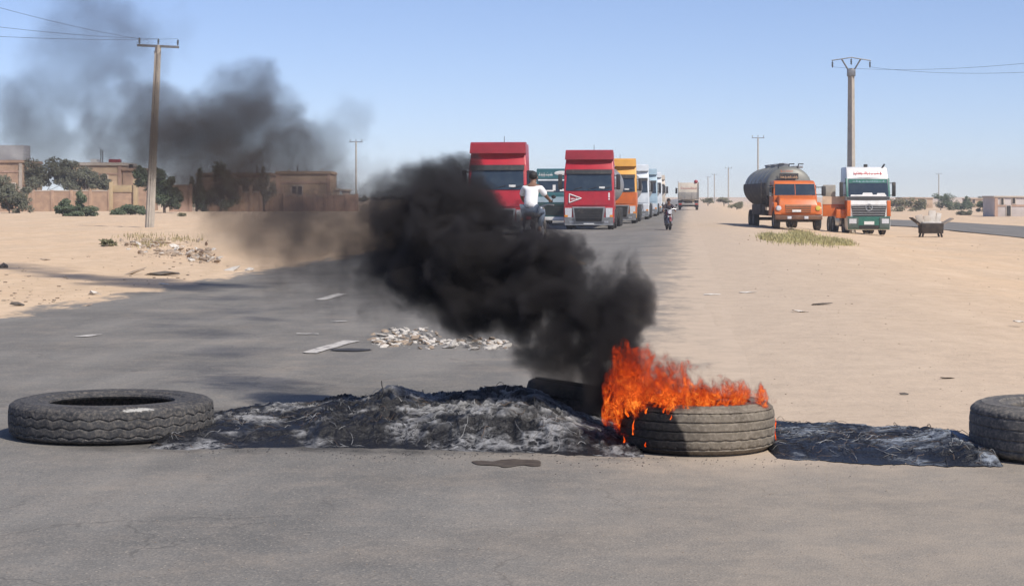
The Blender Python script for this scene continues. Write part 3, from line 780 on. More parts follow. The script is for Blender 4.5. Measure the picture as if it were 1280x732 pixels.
b = B(); fr.panel(b, -.3, .12, .94, 1.05, .06, .02); b.obj('number_plate', PLT, g)
cabp = [(1.05, .72), (1.0, 1.72), (1.22, 2.38), (1.32, 2.47), (1.6, 2.54), (2.7, 2.52), (2.75, .72)]
b = B(); b.prof(cabp, -1.06, 1.06, .17, 5, lambda zz: 1.0 - .07 * sst(1.7, 2.5, zz)); b.obj('cab', ORG, t)
fc = Front(cabp[:5])
b = B(); fc.panel(b, -.97, .97, 1.79, 2.36, .06, .1, 1.0, .97, .05); ws = b.obj('windscreen', GLS, t)
b = B(); fc.panel(b, -.012, .012, 1.80, 2.34, .066, .04, 1, 1); b.obj('windscreen_divider', ORG, ws)
for sg in (-1, 1):
    b = B(); b.prof([(-.02, .8), (.1, 1.18), (.35, 1.42), (.9, 1.45), (1.2, 1.2), (1.25, .75), (1.1, .75), (1.02, 1.05), (.75, 1.2), (.3, 1.15), (.12, .8)], *sorted((sg * .80, sg * 1.13)), .05, 2); fd = b.obj('fender', ORG, t)
    b = B(); b.lathe([(.02, -.09), (.1, -.08), (.135, -.02), (.14, .06)], 16, 'y', (sg * .93, .04, 1.12)); b.obj('headlight', LMP if sg < 0 else M('yellow_lens', (.62, .5, .08), None, 9, .2), fd)
    b = B(); b.box(*sorted((sg * 1.052, sg * 1.075)), 1.45, 2.25, 1.75, 2.3, 0); b.obj('side_window', GLS, t)
b = B(); b.box(-1.12, 1.12, -.16, .12, .55, .78, .04); bp = b.obj('bumper', M('bumper_brown', (.16, .075, .035), (.1, .05, .03), 4, .5, dust=.2), t)
for x in (-.45, .35):
    b = B(); b.box(x - .1, x + .1, -.19, -.15, .58, .72, .02); b.obj('fog_lamp', LMP, bp)
mirrors(t, fc, 1.75, 2.25, 1.05, .95, .3)
chassis(t, .2, 11.6, [.62, 8.2, 9.6], .5, .68, .98)
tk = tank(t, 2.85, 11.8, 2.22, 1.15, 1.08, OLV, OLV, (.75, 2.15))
b = B(); frt = Front([(2.80, 2.4), (2.86, 3.2)])
frt.panel(b, -.52, .40, 2.62, 2.92, .14, .05); bd = b.obj('sign_board', BLK, t)
b = B(); scribble(b, frt, -.48, .36, 2.65, 2.86, 8, 21, .155); b.obj('lettering', M('tan_lettering', (.5, .34, .2), None, 4, .6), bd)
b = B(); scribble(b, frt, -.45, .1, 2.98, 3.13, 5, 22, .12); b.obj('lettering', ORG, tk)
for x0 in (-.5, .0, .45):
    b = B(); b.tube([(x0, 3.2, 3.2), (x0 + .05, 3.3, 3.42), (x0 + .3, 3.4, 3.42)], .03, 6); b.obj('roof_rail', BLK, tk)
b = B()
for x in (-1.34, -1.06): b.tube([(x, 3.3, .8), (x, 3.3, 2.6)], .022, 6)
for k in range(6): b.tube([(-1.34, 3.3, .95 + k * .3), (-1.06, 3.3, .95 + k * .3)], .016, 6)
b.obj('ladder', CHS, t)

# ---- white, green and orange truck with its door open
AX, AY = (1086 - 640) / 22.6, F / 22.6
t = thing('tractor_truck', 'white, green and orange truck with an open orange door parked on the sand', 'truck', (AX, AY, gz(AX, AY + 2) - .02), R(.5))
GRN = M('green_paint', (.03, .16, .12), (.025, .12, .09), 3, .4, dust=.12)
fp = [(.08, .30), (0, .5), (0, 1.65), (.05, 1.9), (.10, 2.12), (.34, 3.14), (.42, 3.25), (.62, 3.72)]
fr = Front(fp)
b = B(); b.prof(fp + [(.85, 3.80), (2.2, 3.78), (2.25, .9), (1.85, .9), (1.8, 1.15), (.85, 1.15), (.8, .6), (.75, .3)], -1.2, 1.2, .06, 3, lambda zz: 1 - .05 * sst(2.6, 3.7, zz)); b.obj('cab', WHT, t)
b = B(); fr.panel(b, -1.08, 1.08, 3.20, 3.70, .05, .4, 1, .97, .05); rf = b.obj('roof_board', WHT, t)
b = B(); scribble(b, fr, -.75, .70, 3.36, 3.58, 9, 31, .068); b.obj('lettering', M('red_lettering', (.55, .03, .04), None, 4, .5), rf)
b = B(); fr.panel(b, -1.11, 1.11, 2.14, 3.14, .05, .08, 1, .98, .03); ws = b.obj('windscreen', GLS, t)
b = B(); fr.panel(b, -1.06, 1.06, 2.90, 3.12, .058, .02, 1, 1, .03); sv = b.obj('sun_strip', GRN, ws)
b = B(); scribble(b, fr, -.85, .85, 2.94, 3.06, 10, 33, .07); b.obj('lettering', LBL, sv)
b = B(); fr.panel(b, -1.0, 1.0, 2.16, 2.25, .058, .02, 1, .97, .03); fr.panel(b, -.35, .25, 2.25, 2.36, .056, .02, 1, .8); fr.panel(b, .45, .95, 2.25, 2.34, .05, .02, 1, .8); b.obj('glass_reflection', WHT, ws)  # pale reflections low in the windscreen, made as white panels
b = B(); fr.panel(b, -1.18, 1.18, 1.95, 2.12, .03, .05, 1, 1, .02); b.obj('wiper_panel', BLK, t)
b = B(); fr.panel(b, -1.19, 1.19, 1.70, 1.88, .04, .06, 1, 1, .02); b.obj('front_band', WHT, t)
for sg in (-1, 1):
    b = B(); fr.panel(b, *sorted((sg * 1.12, sg * 1.205)), 2.14, 3.16, .03, .3, 1, .985); b.obj('pillar_trim', GRN, t)
b = B(); fr.panel(b, -.98, .98, 1.05, 1.64, .035, .06, .9, 1, .02); g = b.obj('grille', BLK, t)
for k in range(4):
    b = B(); z_ = 1.12 + k * .13; fr.panel(b, -.93, .93, z_, z_ + .045, .06, .05, 1, 1, .02); b.obj('grille_bar', GRY, g)
b = B()
n_ = 24
b.add([( .2 * math.cos(2 * math.pi * k / n_) * r_, -.09, 1.55 + .2 * math.sin(2 * math.pi * k / n_) * r_) for r_ in (1, .8) for k in range(n_)], [(k, (k + 1) % n_, n_ + (k + 1) % n_, n_ + k) for k in range(n_)])
for k in range(3):
    a = math.pi / 2 + k * 2 * math.pi / 3; b.tube([(0, -.09, 1.55), (.17 * math.cos(a), -.09, 1.55 + .17 * math.sin(a))], [.03, .008], 4)
b.obj('emblem', CHR, g)
b = B(); fr.panel(b, -1.18, 1.18, .34, 1.04, .09, .3, .97, 1, .04); bp = b.obj('bumper', GRN, t)
b = B(); fr.panel(b, -.28, .28, .60, .78, .11, .03); b.obj('number_plate', PLT, bp)
b = B(); fr.panel(b, -.55, .55, .36, .56, .102, .03); b.obj('lower_intake', BLK, bp)
for sg in (-1, 1):
    b = B(); fr.panel(b, *sorted((sg * .58, sg * 1.17)), .40, 1.0, .125, .06, .92, 1, .04); hf = b.obj('headlight_frame', M('green_grey_plastic', (.09, .13, .115), (.06, .09, .08), 5, .45, dust=.15), bp)
    b = B(); fr.panel(b, *sorted((sg * .70, sg * 1.10)), .66, .92, .14, .04, 1, 1, .04); b.obj('headlight', LMP, hf)
    b = B(); b.box(*sorted((sg * 1.0, sg * 1.215)), -.035, 1.9, 1.06, 1.93, .02); b.obj('corner_panel', ORG, t)
mirrors(t, fr, 2.15, 2.95, 1.18, .35, .28)
b = B(); b.box(-.1, .1, .8, 1.0, 3.78, 3.95, .03); b.obj('roof_lamp', BLK, t)
b = B(); b.tube([(.85, .7, 3.7), (1.0, .6, 3.95)], .05, 8); b.obj('roof_horn', BLK, t)
chassis(t, 1.4, 6.6, [1.4, 4.6, 5.95]); fuel_tank(t, 2.4, 3.8)
PCH = M('door_inner_trim', (.62, .44, .30), (.5, .36, .25), 3, .6, dust=.15)
b = B(); b.box(-2.42, -1.2, .72, .82, 1.05, 1.95, .03); dr = b.obj('open_door', ORG, t)
b = B(); b.box(-2.44, -1.2, .70, .72, 1.72, 2.16, .0); b.obj('door_trim', PCH, dr)
b = B(); b.box(-2.40, -1.7, .74, .80, 2.16, 2.80, .02); b.obj('door_window', M('dusty_glass', (.35, .33, .28), (.28, .26, .22), 4, .3, dust=.2), dr)
b = B(); b.box(-1.75, -1.2, .3, .8, .95, 1.45, .04); b.obj('step_box', ORG, t)

# ================================================================== PEOPLE AND MOTORCYCLES
SKN = M('skin_brown', (.20, .105, .065), (.17, .09, .055), 8, .55)
HAIR = M('black_hair', (.012, .011, .011), (.02, .018, .016), 30, .7)
def skinned(name, J, E, mat, parent, sub=2, root=0):
    me = bpy.data.meshes.new(name); me.from_pydata([p for p, _ in J], E, [])
    o = link(name, me, parent); me.materials.append(mat)
    md = o.modifiers.new('skin', 'SKIN'); md.use_smooth_shade = True; md.branch_smoothing = .4
    for v, (_, r) in zip(me.skin_vertices[0].data, J):
        v.radius = (r, r) if not hasattr(r, '__len__') else r
    me.skin_vertices[0].data[root].use_root = True
    sb = o.modifiers.new('sub', 'SUBSURF'); sb.levels = sub; sb.render_levels = sub
    return o
def rider(name, label, loc, rz, shirt, trousers, lean=0.0, sz=1.0, shoes=None, look=0):
    """seated on a motorcycle, facing local -y, hands on the bars"""
    t = thing(name, label, 'person', loc, rz); t.scale = (sz, sz, sz)
    lf = lambda y, z: (y - lean * (z - .85), z)
    sp = lambda x, y, z: (x, *lf(y, z))
    hd = sp(0, -.06, 1.62)
    J = [(sp(0, .2, .88), .15), (sp(0, .17, 1.08), .135), (sp(0, .08, 1.28), .155), (sp(0, .0, 1.43), .08), (sp(0, -.03, 1.50), .058), (sp(0, -.05, 1.57), .085), (sp(0, -.055, 1.65), .10), (sp(0, -.05, 1.72), .085),
         (sp(0, -.155, 1.60), .022)]
    E = [(0, 1), (1, 2), (2, 3), (3, 4), (4, 5), (5, 6), (6, 7), (5, 8)]
    for s in (-1, 1):
        k = len(J)
        J += [(sp(s * .19, .03, 1.38), .075), (sp(s * .30, -.12, 1.18), .05), (sp(s * .33, -.40, 1.08), .034), (sp(s * .335, -.47, 1.06), .036)]
        E += [(3, k), (k, k + 1), (k + 1, k + 2), (k + 2, k + 3)]
        k = len(J)
        J += [((s * .12, .18, .84), .10), ((s * .21, -.2, .80), .07), ((s * .17, .06, .38), .045), ((s * .18, -.1, .29), .038)]
        E += [(0, k), (k, k + 1), (k + 1, k + 2), (k + 2, k + 3)]
    skinned('body', J, E, SKN, t)
    # shirt with sleeves to the elbow
    Q = [(sp(0, .21, .84), .185), (sp(0, .19, 1.05), .175), (sp(0, .09, 1.26), .185), (sp(0, .01, 1.42), .10)]
    QE = [(0, 1), (1, 2), (2, 3)]
    for s in (-1, 1):
        k = len(Q); Q += [(sp(s * .19, .03, 1.37), .098), (sp(s * .295, -.11, 1.19), .078)]; QE += [(3, k), (k, k + 1)]
    skinned('shirt', Q, QE, shirt, t)
    Q = [((0, .22, .86), .17)]; QE = []
    for s in (-1, 1):
        k = len(Q); Q += [((s * .12, .18, .83), .122), ((s * .21, -.2, .795), .09), ((s * .175, .04, .42), .066)]; QE += [(0, k), (k, k + 1), (k + 1, k + 2)]
    skinned('trousers', Q, QE, trousers, t)
    for s in (-1, 1):
        b = B(); b.ell((s * .18, -.06, .275), (.05, .14, .045)); b.obj('shoe', shoes or BLK, t)
        b = B(); hx, hy, hz = sp(s * .335, -.47, 1.06)
        for f in range(4):
            fx = hx + (f - 1.5) * .02; b.tube([(fx, hy - .02, hz + .015), (fx, hy - .065, hz + .01), (fx, hy - .075, hz - .025), (fx, hy - .05, hz - .04 + .004 * abs(f - 1.5))], [.010, .010, .009, .007], 6)
        b.tube([(hx - s * .035, hy, hz), (hx - s * .045, hy - .035, hz - .015), (hx - s * .03, hy - .055, hz - .03)], [.012, .011, .008], 6)
        b.obj('hand', SKN, t)
        b = B(); b.ell((s * .098, hd[1] + .01, hd[2]), (.012, .03, .035)); b.obj('ear', SKN, t)
        b = B(); b.ell((s * .035, hd[1] - .088, hd[2] + .015), (.016, .012, .011)); b.obj('eye', BLK, t)
    b = B(); b.ell((0, hd[1] - .085, hd[2] - .07), (.03, .012, .008)); b.obj('mouth', REDD, t)
    b = B(); b.ell((0, hd[1] + .03, hd[2] + .055), (.112, .118, .108)); b.obj('hair', HAIR, t)
    return t
BKR = M('bike_red', (.16, .02, .03), (.12, .015, .02), 4, .4, dust=.1)
def motorcycle(name, label, loc, rz, paint):
    t = thing(name, label, 'motorcycle', loc, rz)
    for y in (-.66, .62):
        b = B(); pr = [(.22, -.03), (.25, -.045), (.29, -.045), (.31, -.02), (.31, .02), (.29, .045), (.25, .045), (.22, .03)]; b.lathe(pr, 24, 'x', (0, y, .31), True); wv = b.obj('wheel', RUB, t)
        b = B()
        for k in range(12):
            a = k * math.pi / 6; b.tube([(.02 * (-1) ** k, y, .31), (0, y + .23 * math.cos(a), .31 + .23 * math.sin(a))], .006, 4)
        b.lathe([(.02, -.06), (.05, -.05), (.05, .05), (.02, .06)], 12, 'x', (0, y, .31)); b.obj('spokes', CHR, wv)
        b = B(); b.prof([(y + .345 * math.cos(a), .31 + .345 * math.sin(a)) for a in [R(d) for d in range(20, 161, 14)]] + [(y + .33 * math.cos(a), .31 + .33 * math.sin(a)) for a in [R(d) for d in range(160, 19, -14)]], -.055, .055); b.obj('mudguard', paint, t)
    for s in (-1, 1):
        b = B(); b.tube([(s * .08, -.66, .31), (s * .085, -.5, .72), (s * .085, -.42, .95)], .024, 8); b.obj('fork', CHR, t)
    b = B(); b.tube([(0, -.45, .82), (0, -.38, .45), (0, .1, .33), (0, .3, .55), (0, .62, .72)], .03, 8); b.tube([(0, -.42, .85), (0, .05, .68), (0, .6, .7)], .028, 8)
    for s in (-1, 1): b.tube([(s * .07, .1, .33), (s * .09, .62, .31)], .02, 6); b.tube([(s * .12, .5, .7), (s * .12, .62, .32)], .022, 6)
    b.obj('frame', BLK, t)
    b = B(); b.box(-.13, .13, -.28, .12, .32, .58, .05); b.lathe([(.02, -.2), (.11, -.18), (.11, .18), (.02, .2)], 16, 'x', (0, -.02, .38)); b.obj('engine', GRY, t)
    b = B(); b.ell((0, -.16, .80), (.15, .27, .13)); b.obj('fuel_tank', paint, t)
    b = B(); b.box(-.14, .14, .05, .72, .72, .82, .04); b.obj('seat', BLK, t)
    b = B(); b.tube([(-.36, -.38, 1.0), (-.2, -.44, 1.02), (0, -.44, .96), (.2, -.44, 1.02), (.36, -.38, 1.0)], .016, 8); hb = b.obj('handlebar', CHR, t)
    for s in (-1, 1):
        b = B(); b.tube([(s * .27, -.42, 1.02), (s * .33, -.44, 1.16)], .008, 5); b.ell((s * .34, -.44, 1.2), (.06, .015, .045)); b.obj('mirror', BLK, hb)
    b = B(); b.lathe([(.02, -.62), (.09, -.61), (.1, -.56), (.07, -.48), (.02, -.46)], 16, 'y', (0, 0, .86)); b.obj('headlight', LMP, t)
    b = B(); b.box(-.09, .09, -.56, -.54, .60, .68); b.obj('number_plate', PLT, t)
    b = B(); b.tube([(.14, -.1, .34), (.17, .2, .27), (.18, .7, .36)], [.025, .03, .042], 8); b.obj('exhaust', CHR, t)
    b = B(); b.box(-.06, .06, .72, .76, .66, .73, .01); b.obj('tail_light', RLM, t)
    return t
WSH = M('white_cotton', (.75, .75, .74), (.66, .66, .66), 6, .9, bump=.3, bscale=9)
JNS = M('blue_jeans', (.10, .13, .17), (.07, .09, .125), 9, .9)
BCL = M('black_cloth', (.02, .02, .022), (.03, .03, .032), 6, .9)
DCL = M('dark_plum_cloth', (.045, .035, .045), (.035, .03, .04), 6, .9)
# far rider coming towards us
loc = ((835.5 - 640) / 25.8, F / 25.8, .004)
motorcycle('motorcycle', 'dark red motorcycle ridden along the empty lane beside the queue', loc, R(2), BKR)
rider('person', 'rider in dark clothes on the motorcycle beside the queue', loc, R(2), DCL, M('grey_trousers', (.2, .19, .18), (.14, .13, .13), 6, .9), .1, .86)
# rider with his back to us on the earth bank across the road, with a passenger in black beside him
bx, by = (676 - 640) / 52.0, F / 52.0
def dirt(name, label, cx, cy, rx, ry, h):
    n_, m_ = 30, 14; vs = [(0, 0, h)]; fs = []
    for j in range(1, m_ + 1):
        q = j / m_
        for k in range(n_):
            a = 2 * math.pi * k / n_; rr_ = q * (1 + .16 * noise.noise((math.cos(a) * 1.5, math.sin(a) * 1.5, 3)))
            zz = h * (1 - sst(.35, 1, q)) + .05 * noise.noise((math.cos(a) * 4 * q, math.sin(a) * 4 * q, 8)) * math.sin(math.pi * q)
            vs.append((rr_ * rx * math.cos(a), rr_ * ry * math.sin(a), zz - .01 * (j == m_)))
    fs = [(0, 1 + k, 1 + (k + 1) % n_) for k in range(n_)] + [(1 + (j - 1) * n_ + k, 1 + j * n_ + k, 1 + j * n_ + (k + 1) % n_, 1 + (j - 1) * n_ + (k + 1) % n_) for j in range(1, m_) for k in range(n_)]
    o = B().add(vs, fs).obj(name, M('bank_earth', (.33, .25, .17), (.25, .19, .135), 5, .95, bump=.8, bscale=14), None, True, 80)
    o.location = (cx, cy, 0); return tag(o, label, 'earth bank')
dirt('earth_bank', 'low bank of earth under the motorcycle of the white shirt rider', bx - .3, by, 1.5, 1.5, .42)
motorcycle('motorcycle', 'motorcycle standing on the earth bank beside the smoke', (bx - .12, by, .40), math.pi + R(-14), GRY)
rider('person', 'man in a white shirt and jeans seated with his back turned', (bx - .2, by - .05, .44), math.pi + R(-14), WSH, JNS, .05, 1.0)

# ================================================================== POLES AND WIRES
CON = M('pole_concrete', (.40, .36, .30), (.33, .295, .25), 3, .9, bump=.4)
GAL = M('galvanised_steel', (.20, .205, .215), (.14, .145, .15), 6, .5, .5)
INS = M('insulator_glass', (.05, .06, .07), (.08, .09, .1), 9, .2)
def ins(parent, x, y, z, up=1, k=1.0):
    b = B(); b.lathe([(.012, 0), (.02, .05 * up * k), (.06, .06 * up * k), (.03, .12 * up * k), (.065, .14 * up * k), (.03, .20 * up * k), (.06, .22 * up * k), (.02, .30 * up * k), (.01, .32 * up * k)], 10, 'z', (x, y, z)); b.obj('insulator', INS, parent)
def pole(label, base, h, w0, w1, kind, lean=0, rz=0, group=None, name='utility_pole'):
    t = thing(name, label, 'utility pole', base, rz, group); t.rotation_euler = (0, R(lean), rz)
    b = B(); b.tube([(0, 0, -.3), (0, 0, h * .5), (0, 0, h)], [w0, (w0 + w1) / 2, w1], 4 if kind != 'round' else 8)
    sh = b.obj('shaft', CON, t, False)
    if kind == 'tee':
        for s in (-1, 1):
            b = B(); b.box(*sorted((s * w0 * .18, s * w0 * .55)), -w0 * .78, -w0 * .70, .0, h - .4, 0); b.obj('shaft_rib', CON, sh)
        b = B(); b.box(-1.02, 1.02, -.06, .06, h - .12, h + .0, .01); arm = b.obj('crossarm', GAL, t)
        b = B(); b.tube([(.16 * math.cos(a), -.1, h - .30 + .26 * math.sin(a)) for a in [R(d) for d in range(180, 361, 15)]], .018, 6); b.obj('brace', GAL, arm)
        for x in (-.92, 0, .95): ins(arm, x, 0, h)
    elif kind == 'vee':
        for s in (-1, 1):
            b = B(); b.tube([(s * .1, 0, h - .2), (s * .55, 0, h + .55)], .05, 6); b.obj('vee_brace', GAL, t)
        b = B(); b.tube([(-1.15, 0, h + .48), (0, 0, h + .66), (1.15, 0, h + .48)], .035, 6); arm = b.obj('crossarm', GAL, t)
        b = B(); b.box(-.22, .22, -.2, .2, h - .45, h - .05, .02); b.obj('pole_cap', GAL, t)
        for x, z in ((-1.1, .48), (0, .64), (1.1, .48)): ins(arm, x, 0, h + z - .02, -1, 1.3)
    elif kind == 'round':
        b = B(); b.box(-.95, .95, -.05, .05, h - .1, h); arm = b.obj('crossarm', GAL, t)
        for x in (-.85, 0, .85): ins(arm, x, 0, h, 1, 1.2)
    return t
pb = G(187, 284.5, .1); pb.z = gz(pb.x, pb.y)
LH = (284 - 56) / (F / pb.y)
pl = pole('tall concrete pole with a steel crossarm by the walled compound', pb, LH, .23, .15, 'tee', 2.7)
s_ = 21.3; ppr = Vector(((1064 - 640) / s_, F / s_, -.62)); ppr.z = gz(ppr.x, ppr.y)
RH = H - ppr.z + (246 - 86) / s_
pr_ = pole('thick concrete pole with a V shaped steel head behind the white and green truck', ppr, RH, .27, .19, 'vee', 0)
for px, py0, s_, lb in ((445, 177, 8.8, 'slim pole behind the sandy house with two windows'), (947.5, 172, 8.4, 'slim pole rising behind the old orange tanker'), (1173.5, 217.5, 4.2, 'slim pole beyond the green bushes and the trough'),
                        (910.5, 210, 4.6, 'small far pole beside the orange tanker'), (893, 218, 3.6, 'far pole beyond the scrub'), (885, 221, 3.2, 'farthest pole beyond the dump truck')):
    q = P(px, 246, s_); q.z = gz(q.x, q.y)
    pole(lb, q, H - q.z + (246 - py0) / s_, .13 + .01 * (8.8 - s_), .10 + .012 * (8.8 - s_), 'round', rz=R(rnd.uniform(-10, 10)))
WIR = M('wire_black', (.03, .03, .032), (.04, .04, .04), 4, .6)
def wire(label, a, b_, sag, r=.007):
    b = B(); a, b_ = Vector(a), Vector(b_); pts = []
    for i in range(25):
        t_ = i / 24; p = a.lerp(b_, t_); p.z -= sag * 4 * t_ * (1 - t_); pts.append(p - a)
    b.tube(pts, r, 5, False); o = b.obj('power_line', WIR); o.location = a
    return tag(o, label, 'power line')
ltop = pb + Vector((math.sin(R(2.7)) * LH, 0, LH * math.cos(R(2.7)) + .3))
for x, e, lb in ((-.92, P(-260, -70, 52), 'left'), (0, P(-300, -10, 50), 'mid'), (.95, P(-340, 20, 48), 'right')):
    wire({'left': 'upper power line from the crossarm of the tall pole by the compound', 'mid': 'middle power line from the crossarm of the tall pole by the compound', 'right': 'lower power line from the crossarm of the tall pole by the compound'}[lb], ltop + Vector((x, 0, 0)), e, .25)
rtop = ppr + Vector((0, 0, RH + .1))
for x, e, lb in ((-1.1, P(1500, 50, 36), 'upper power line hung from the V shaped pole head'), (1.1, P(1520, 68, 37), 'lower power line hung from the V shaped pole head')):
    wire(lb, rtop + Vector((x, 0, .0)), e, .5)

# ================================================================== COMPOUND ON THE LEFT
BRK = M('mud_brick', (.40, .27, .18), (.30, .20, .14), 1.5, .95, bump=.6, bscale=4)
PLS = M('tan_plaster', (.50, .37, .24), (.42, .30, .2), .8, .95, bump=.3)
SND = M('sandy_plaster', (.45, .325, .215), (.37, .265, .175), .9, .95, bump=.3)
COP = M('pale_coping', (.50, .44, .36), (.42, .36, .3), 2, .9)
YEP = M('yellow_plaster', (.44, .335, .19), (.37, .28, .17), 1.5, .9)
DRK = M('dark_opening', (.025, .022, .02), (.035, .03, .028), 3, .8)
WBR = M('washed_brick_pink', (.46, .31, .23), (.38, .25, .18), 2, .95, bump=.5)
def base(px, s, z=None):
    q = P(px, 246, s); q.z = gz(q.x, q.y) - .05; return q
def wall(label, px0, px1, s, ytop, npan, mat, pil=None, post=0, broken=False, skip=()):
    """boundary wall: panels between pillars, coping on top"""
    a = base(px0, s); L = (px1 - px0) / s; h = H - a.z - (ytop - 246) / s
    t = thing('boundary_wall', label, 'wall', a)
    for k in range(npan):
        x0, x1 = L * k / npan, L * (k + 1) / npan
        if k in skip: continue
        hh = h - (.25 * rnd.random() if broken else 0)
        b = B(); b.box(x0 + .12, x1 - .12, -.1, .1, -.3, hh); b.obj('wall_panel', mat, t)
        b = B(); b.box(x0 + .10, x1 - .10, -.14, .14, hh, hh + .10, .02); b.obj('coping', COP, t)
    for k in range(npan + 1):
        x = L * k / npan; b = B(); b.box(x - .17, x + .17, -.17, .17, -.3, h + .12 + post, .02); b.obj('pillar', pil or mat, t)
    return t
wall('long mud brick wall behind the bushes of the compound', -30, 137, 12.4, 239, 7, BRK)
wall('brick wall stub beside the dark tree and the tall pole', 214, 238, 13.0, 232, 1, WBR)
wall('brick wall with a row of tall posts, dim in the smoke', 262, 352, 12.2, 241, 7, BRK, None, .62)
wall('crumbling low wall in front of the sandy house', 354, 446, 12.2, 243.5, 7, WBR, None, 0, True)
# gate piers with yellow lintel
a = base(137, 12.8); t = thing('gateway', 'yellow plastered gateway in the compound wall', 'gateway', a)
for x0, x1, h in ((0, .35, 2.9), (2.35, 2.75, 3.15)):
    b = B(); b.box(x0, x1, -.3, .3, -.2, h, .03); b.obj('pier', YEP, t)
b = B(); b.box(.35, 2.35, -.12, .12, 1.9, 2.6, .02); b.obj('lintel', YEP, t)
b = B(); b.box(.35, 2.35, -.05, .05, -.2, 1.9, .01); b.obj('gate_leaf', BRK, t)
b = B(); b.ell((2.55, 0, 3.32), (.2, .2, .2)); b.obj('pier_ball', COP, t)
def house(label, px0, px1, s, ytop, mat, depth=8, wins=(), parapet=.35, extras=(), slab=None):
    a = base(px0, s); L = (px1 - px0) / s; h = H - a.z - (ytop - 246) / s
    t = thing('house', label, 'house', a)
    b = B(); b.box(0, L, 0, depth, -.3, h - parapet, .02); wl = b.obj('wall', mat, t)
    b = B(); b.box(-.12, L + .12, -.15, depth + .1, h - parapet, h - parapet + .18, .02); rf = b.obj('roof', slab or mat, t)
    for x0, x1, y0, y1 in ((-.05, L + .05, -.06, .12), (-.05, .12, .14, depth), (L - .12, L + .05, .14, depth)):
        b = B(); b.box(x0, x1, y0, y1, h - parapet + .18, h); b.obj('parapet', slab or mat, rf)
    if L > 4:
        for x in (.02, L - .36) + ((L * .5,) if L > 6.5 else ()):
            b = B(); b.box(x, x + .34, -.09, .02, -.3, h - parapet, 0); b.obj('pilaster', COP if mat is BRK else WBR, wl)
        b = B(); b.box(.37, L - .37, -.05, .02, h - parapet - 1.0, h - parapet - .8, 0); b.obj('ring_beam', WBR if mat is not WBR else COP, wl)
    for x, z, w_, h_ in wins:
        b = B(); b.box(x - .1, x + w_ + .1, -.06, .03, z - .1, z + h_ + .1, .02); wn = b.obj('window', COP, t)
        b = B(); b.box(x, x + w_, -.075, -.05, z, z + h_); b.obj('pane', DRK, wn)
    for x, y, w_, d_, h_, m_, nm_ in extras:
        b = B(); b.box(x, x + w_, y, y + d_, h - .05, h + h_, .02); b.obj(nm_, m_, rf)
    return t, h, L
house('sandy house with a pair of dark windows and a flat roof', 345, 413, 11.6, 214, SND, 7, ((1.75, 1.75, .45, .95), (2.35, 1.75, .45, .95)), .3, ((2.1, 1, .12, .12, .55, DRK, 'roof_post'), (3.2, 1, .1, .1, .3, DRK, 'roof_post'), (4.8, 1, .15, .15, .3, COP, 'roof_post'), (1.0, 2, .3, .3, .2, COP, 'roof_block')))
house('brown house with water tank and red cladding on its flat roof', 88, 152, 11.6, 203, PLS, 8, ((3.4, 2.6, .6, 1.2), (1.4, 2.4, .6, 1.2)), .35, ((1.7, 2, 1.0, 1.0, .4, WHT, 'water_tank'), (4.0, .5, 1.2, 1, .35, REDD, 'roof_cladding'), (2.9, 1.5, .08, .08, 1.5, DRK, 'roof_post'), (3.1, 1.5, .08, .08, 1.4, DRK, 'roof_post')), COP)
house('lower dark brown annexe beside the brown house', 153, 182, 11.6, 210, BRK, 7, ((.8, 1.6, .6, 1.0),), .3, ((.6, .4, .4, .4, .4, DRK, 'roof_block'),))
house('brown house topped by a grey cabin at the end of the compound', -40, 28, 12.0, 200, BRK, 8, ((4.2, 1.9, .7, 1.1),), .3, ((3.2, .3, 2.45, 3, 1.55, M('grey_cladding', (.42, .42, .42), (.36, .36, .37), 1.5, .7), 'roof_cabin'),))
house('long dark house standing behind the pointed trees in the smoke', 246, 338, 11.0, 216, BRK, 9, ((1.5, 1.6, .8, 1.1), (4.8, 1.6, .8, 1.1)), .3, ((2.1, 1, .15, .15, .8, DRK, 'roof_post'), (6.6, 1, .15, .15, .9, DRK, 'roof_post')))
house('pale flat building with small dark windows beyond the side road', 1243, 1310, 11.2, 245.5, M('pale_lilac_plaster', (.52, .47, .44), (.45, .41, .38), 1, .9), 5, ((.75, 1.35, .25, .75), (2.0, 1.5, .3, .6), (1.35, .1, .45, 1.15), (4.0, 1.4, .4, .7)), .12, ((0, .0, .05, .05, .02, COP, 'roof_edge'),), COP)
for px0, px1, s, yt, lb in ((1128, 1150, 6.5, 246.5, 'far low tan house beyond the bushes near the white and green truck'), (1151, 1166, 6.3, 247, 'far small pinkish house beside the low tan house'), (1212, 1228, 6.0, 248, 'far sandy house between the green trees and the pale building'), (1066, 1100, 6.0, 246, 'far tan house behind the white and green truck')):
    house(lb, px0, px1, s, yt, SND, 6, ((.6, .9, .5, .8),), .2)
for px0, px1, s, yt, lb in ((416, 424, 11.4, 236, 'pale broken block beside the sandy house'), (427, 437, 11.8, 237, 'second pale broken block beside the sandy house, near the slim pole')):
    house(lb, px0, px1, s, yt, COP, 1.2, (), .15)

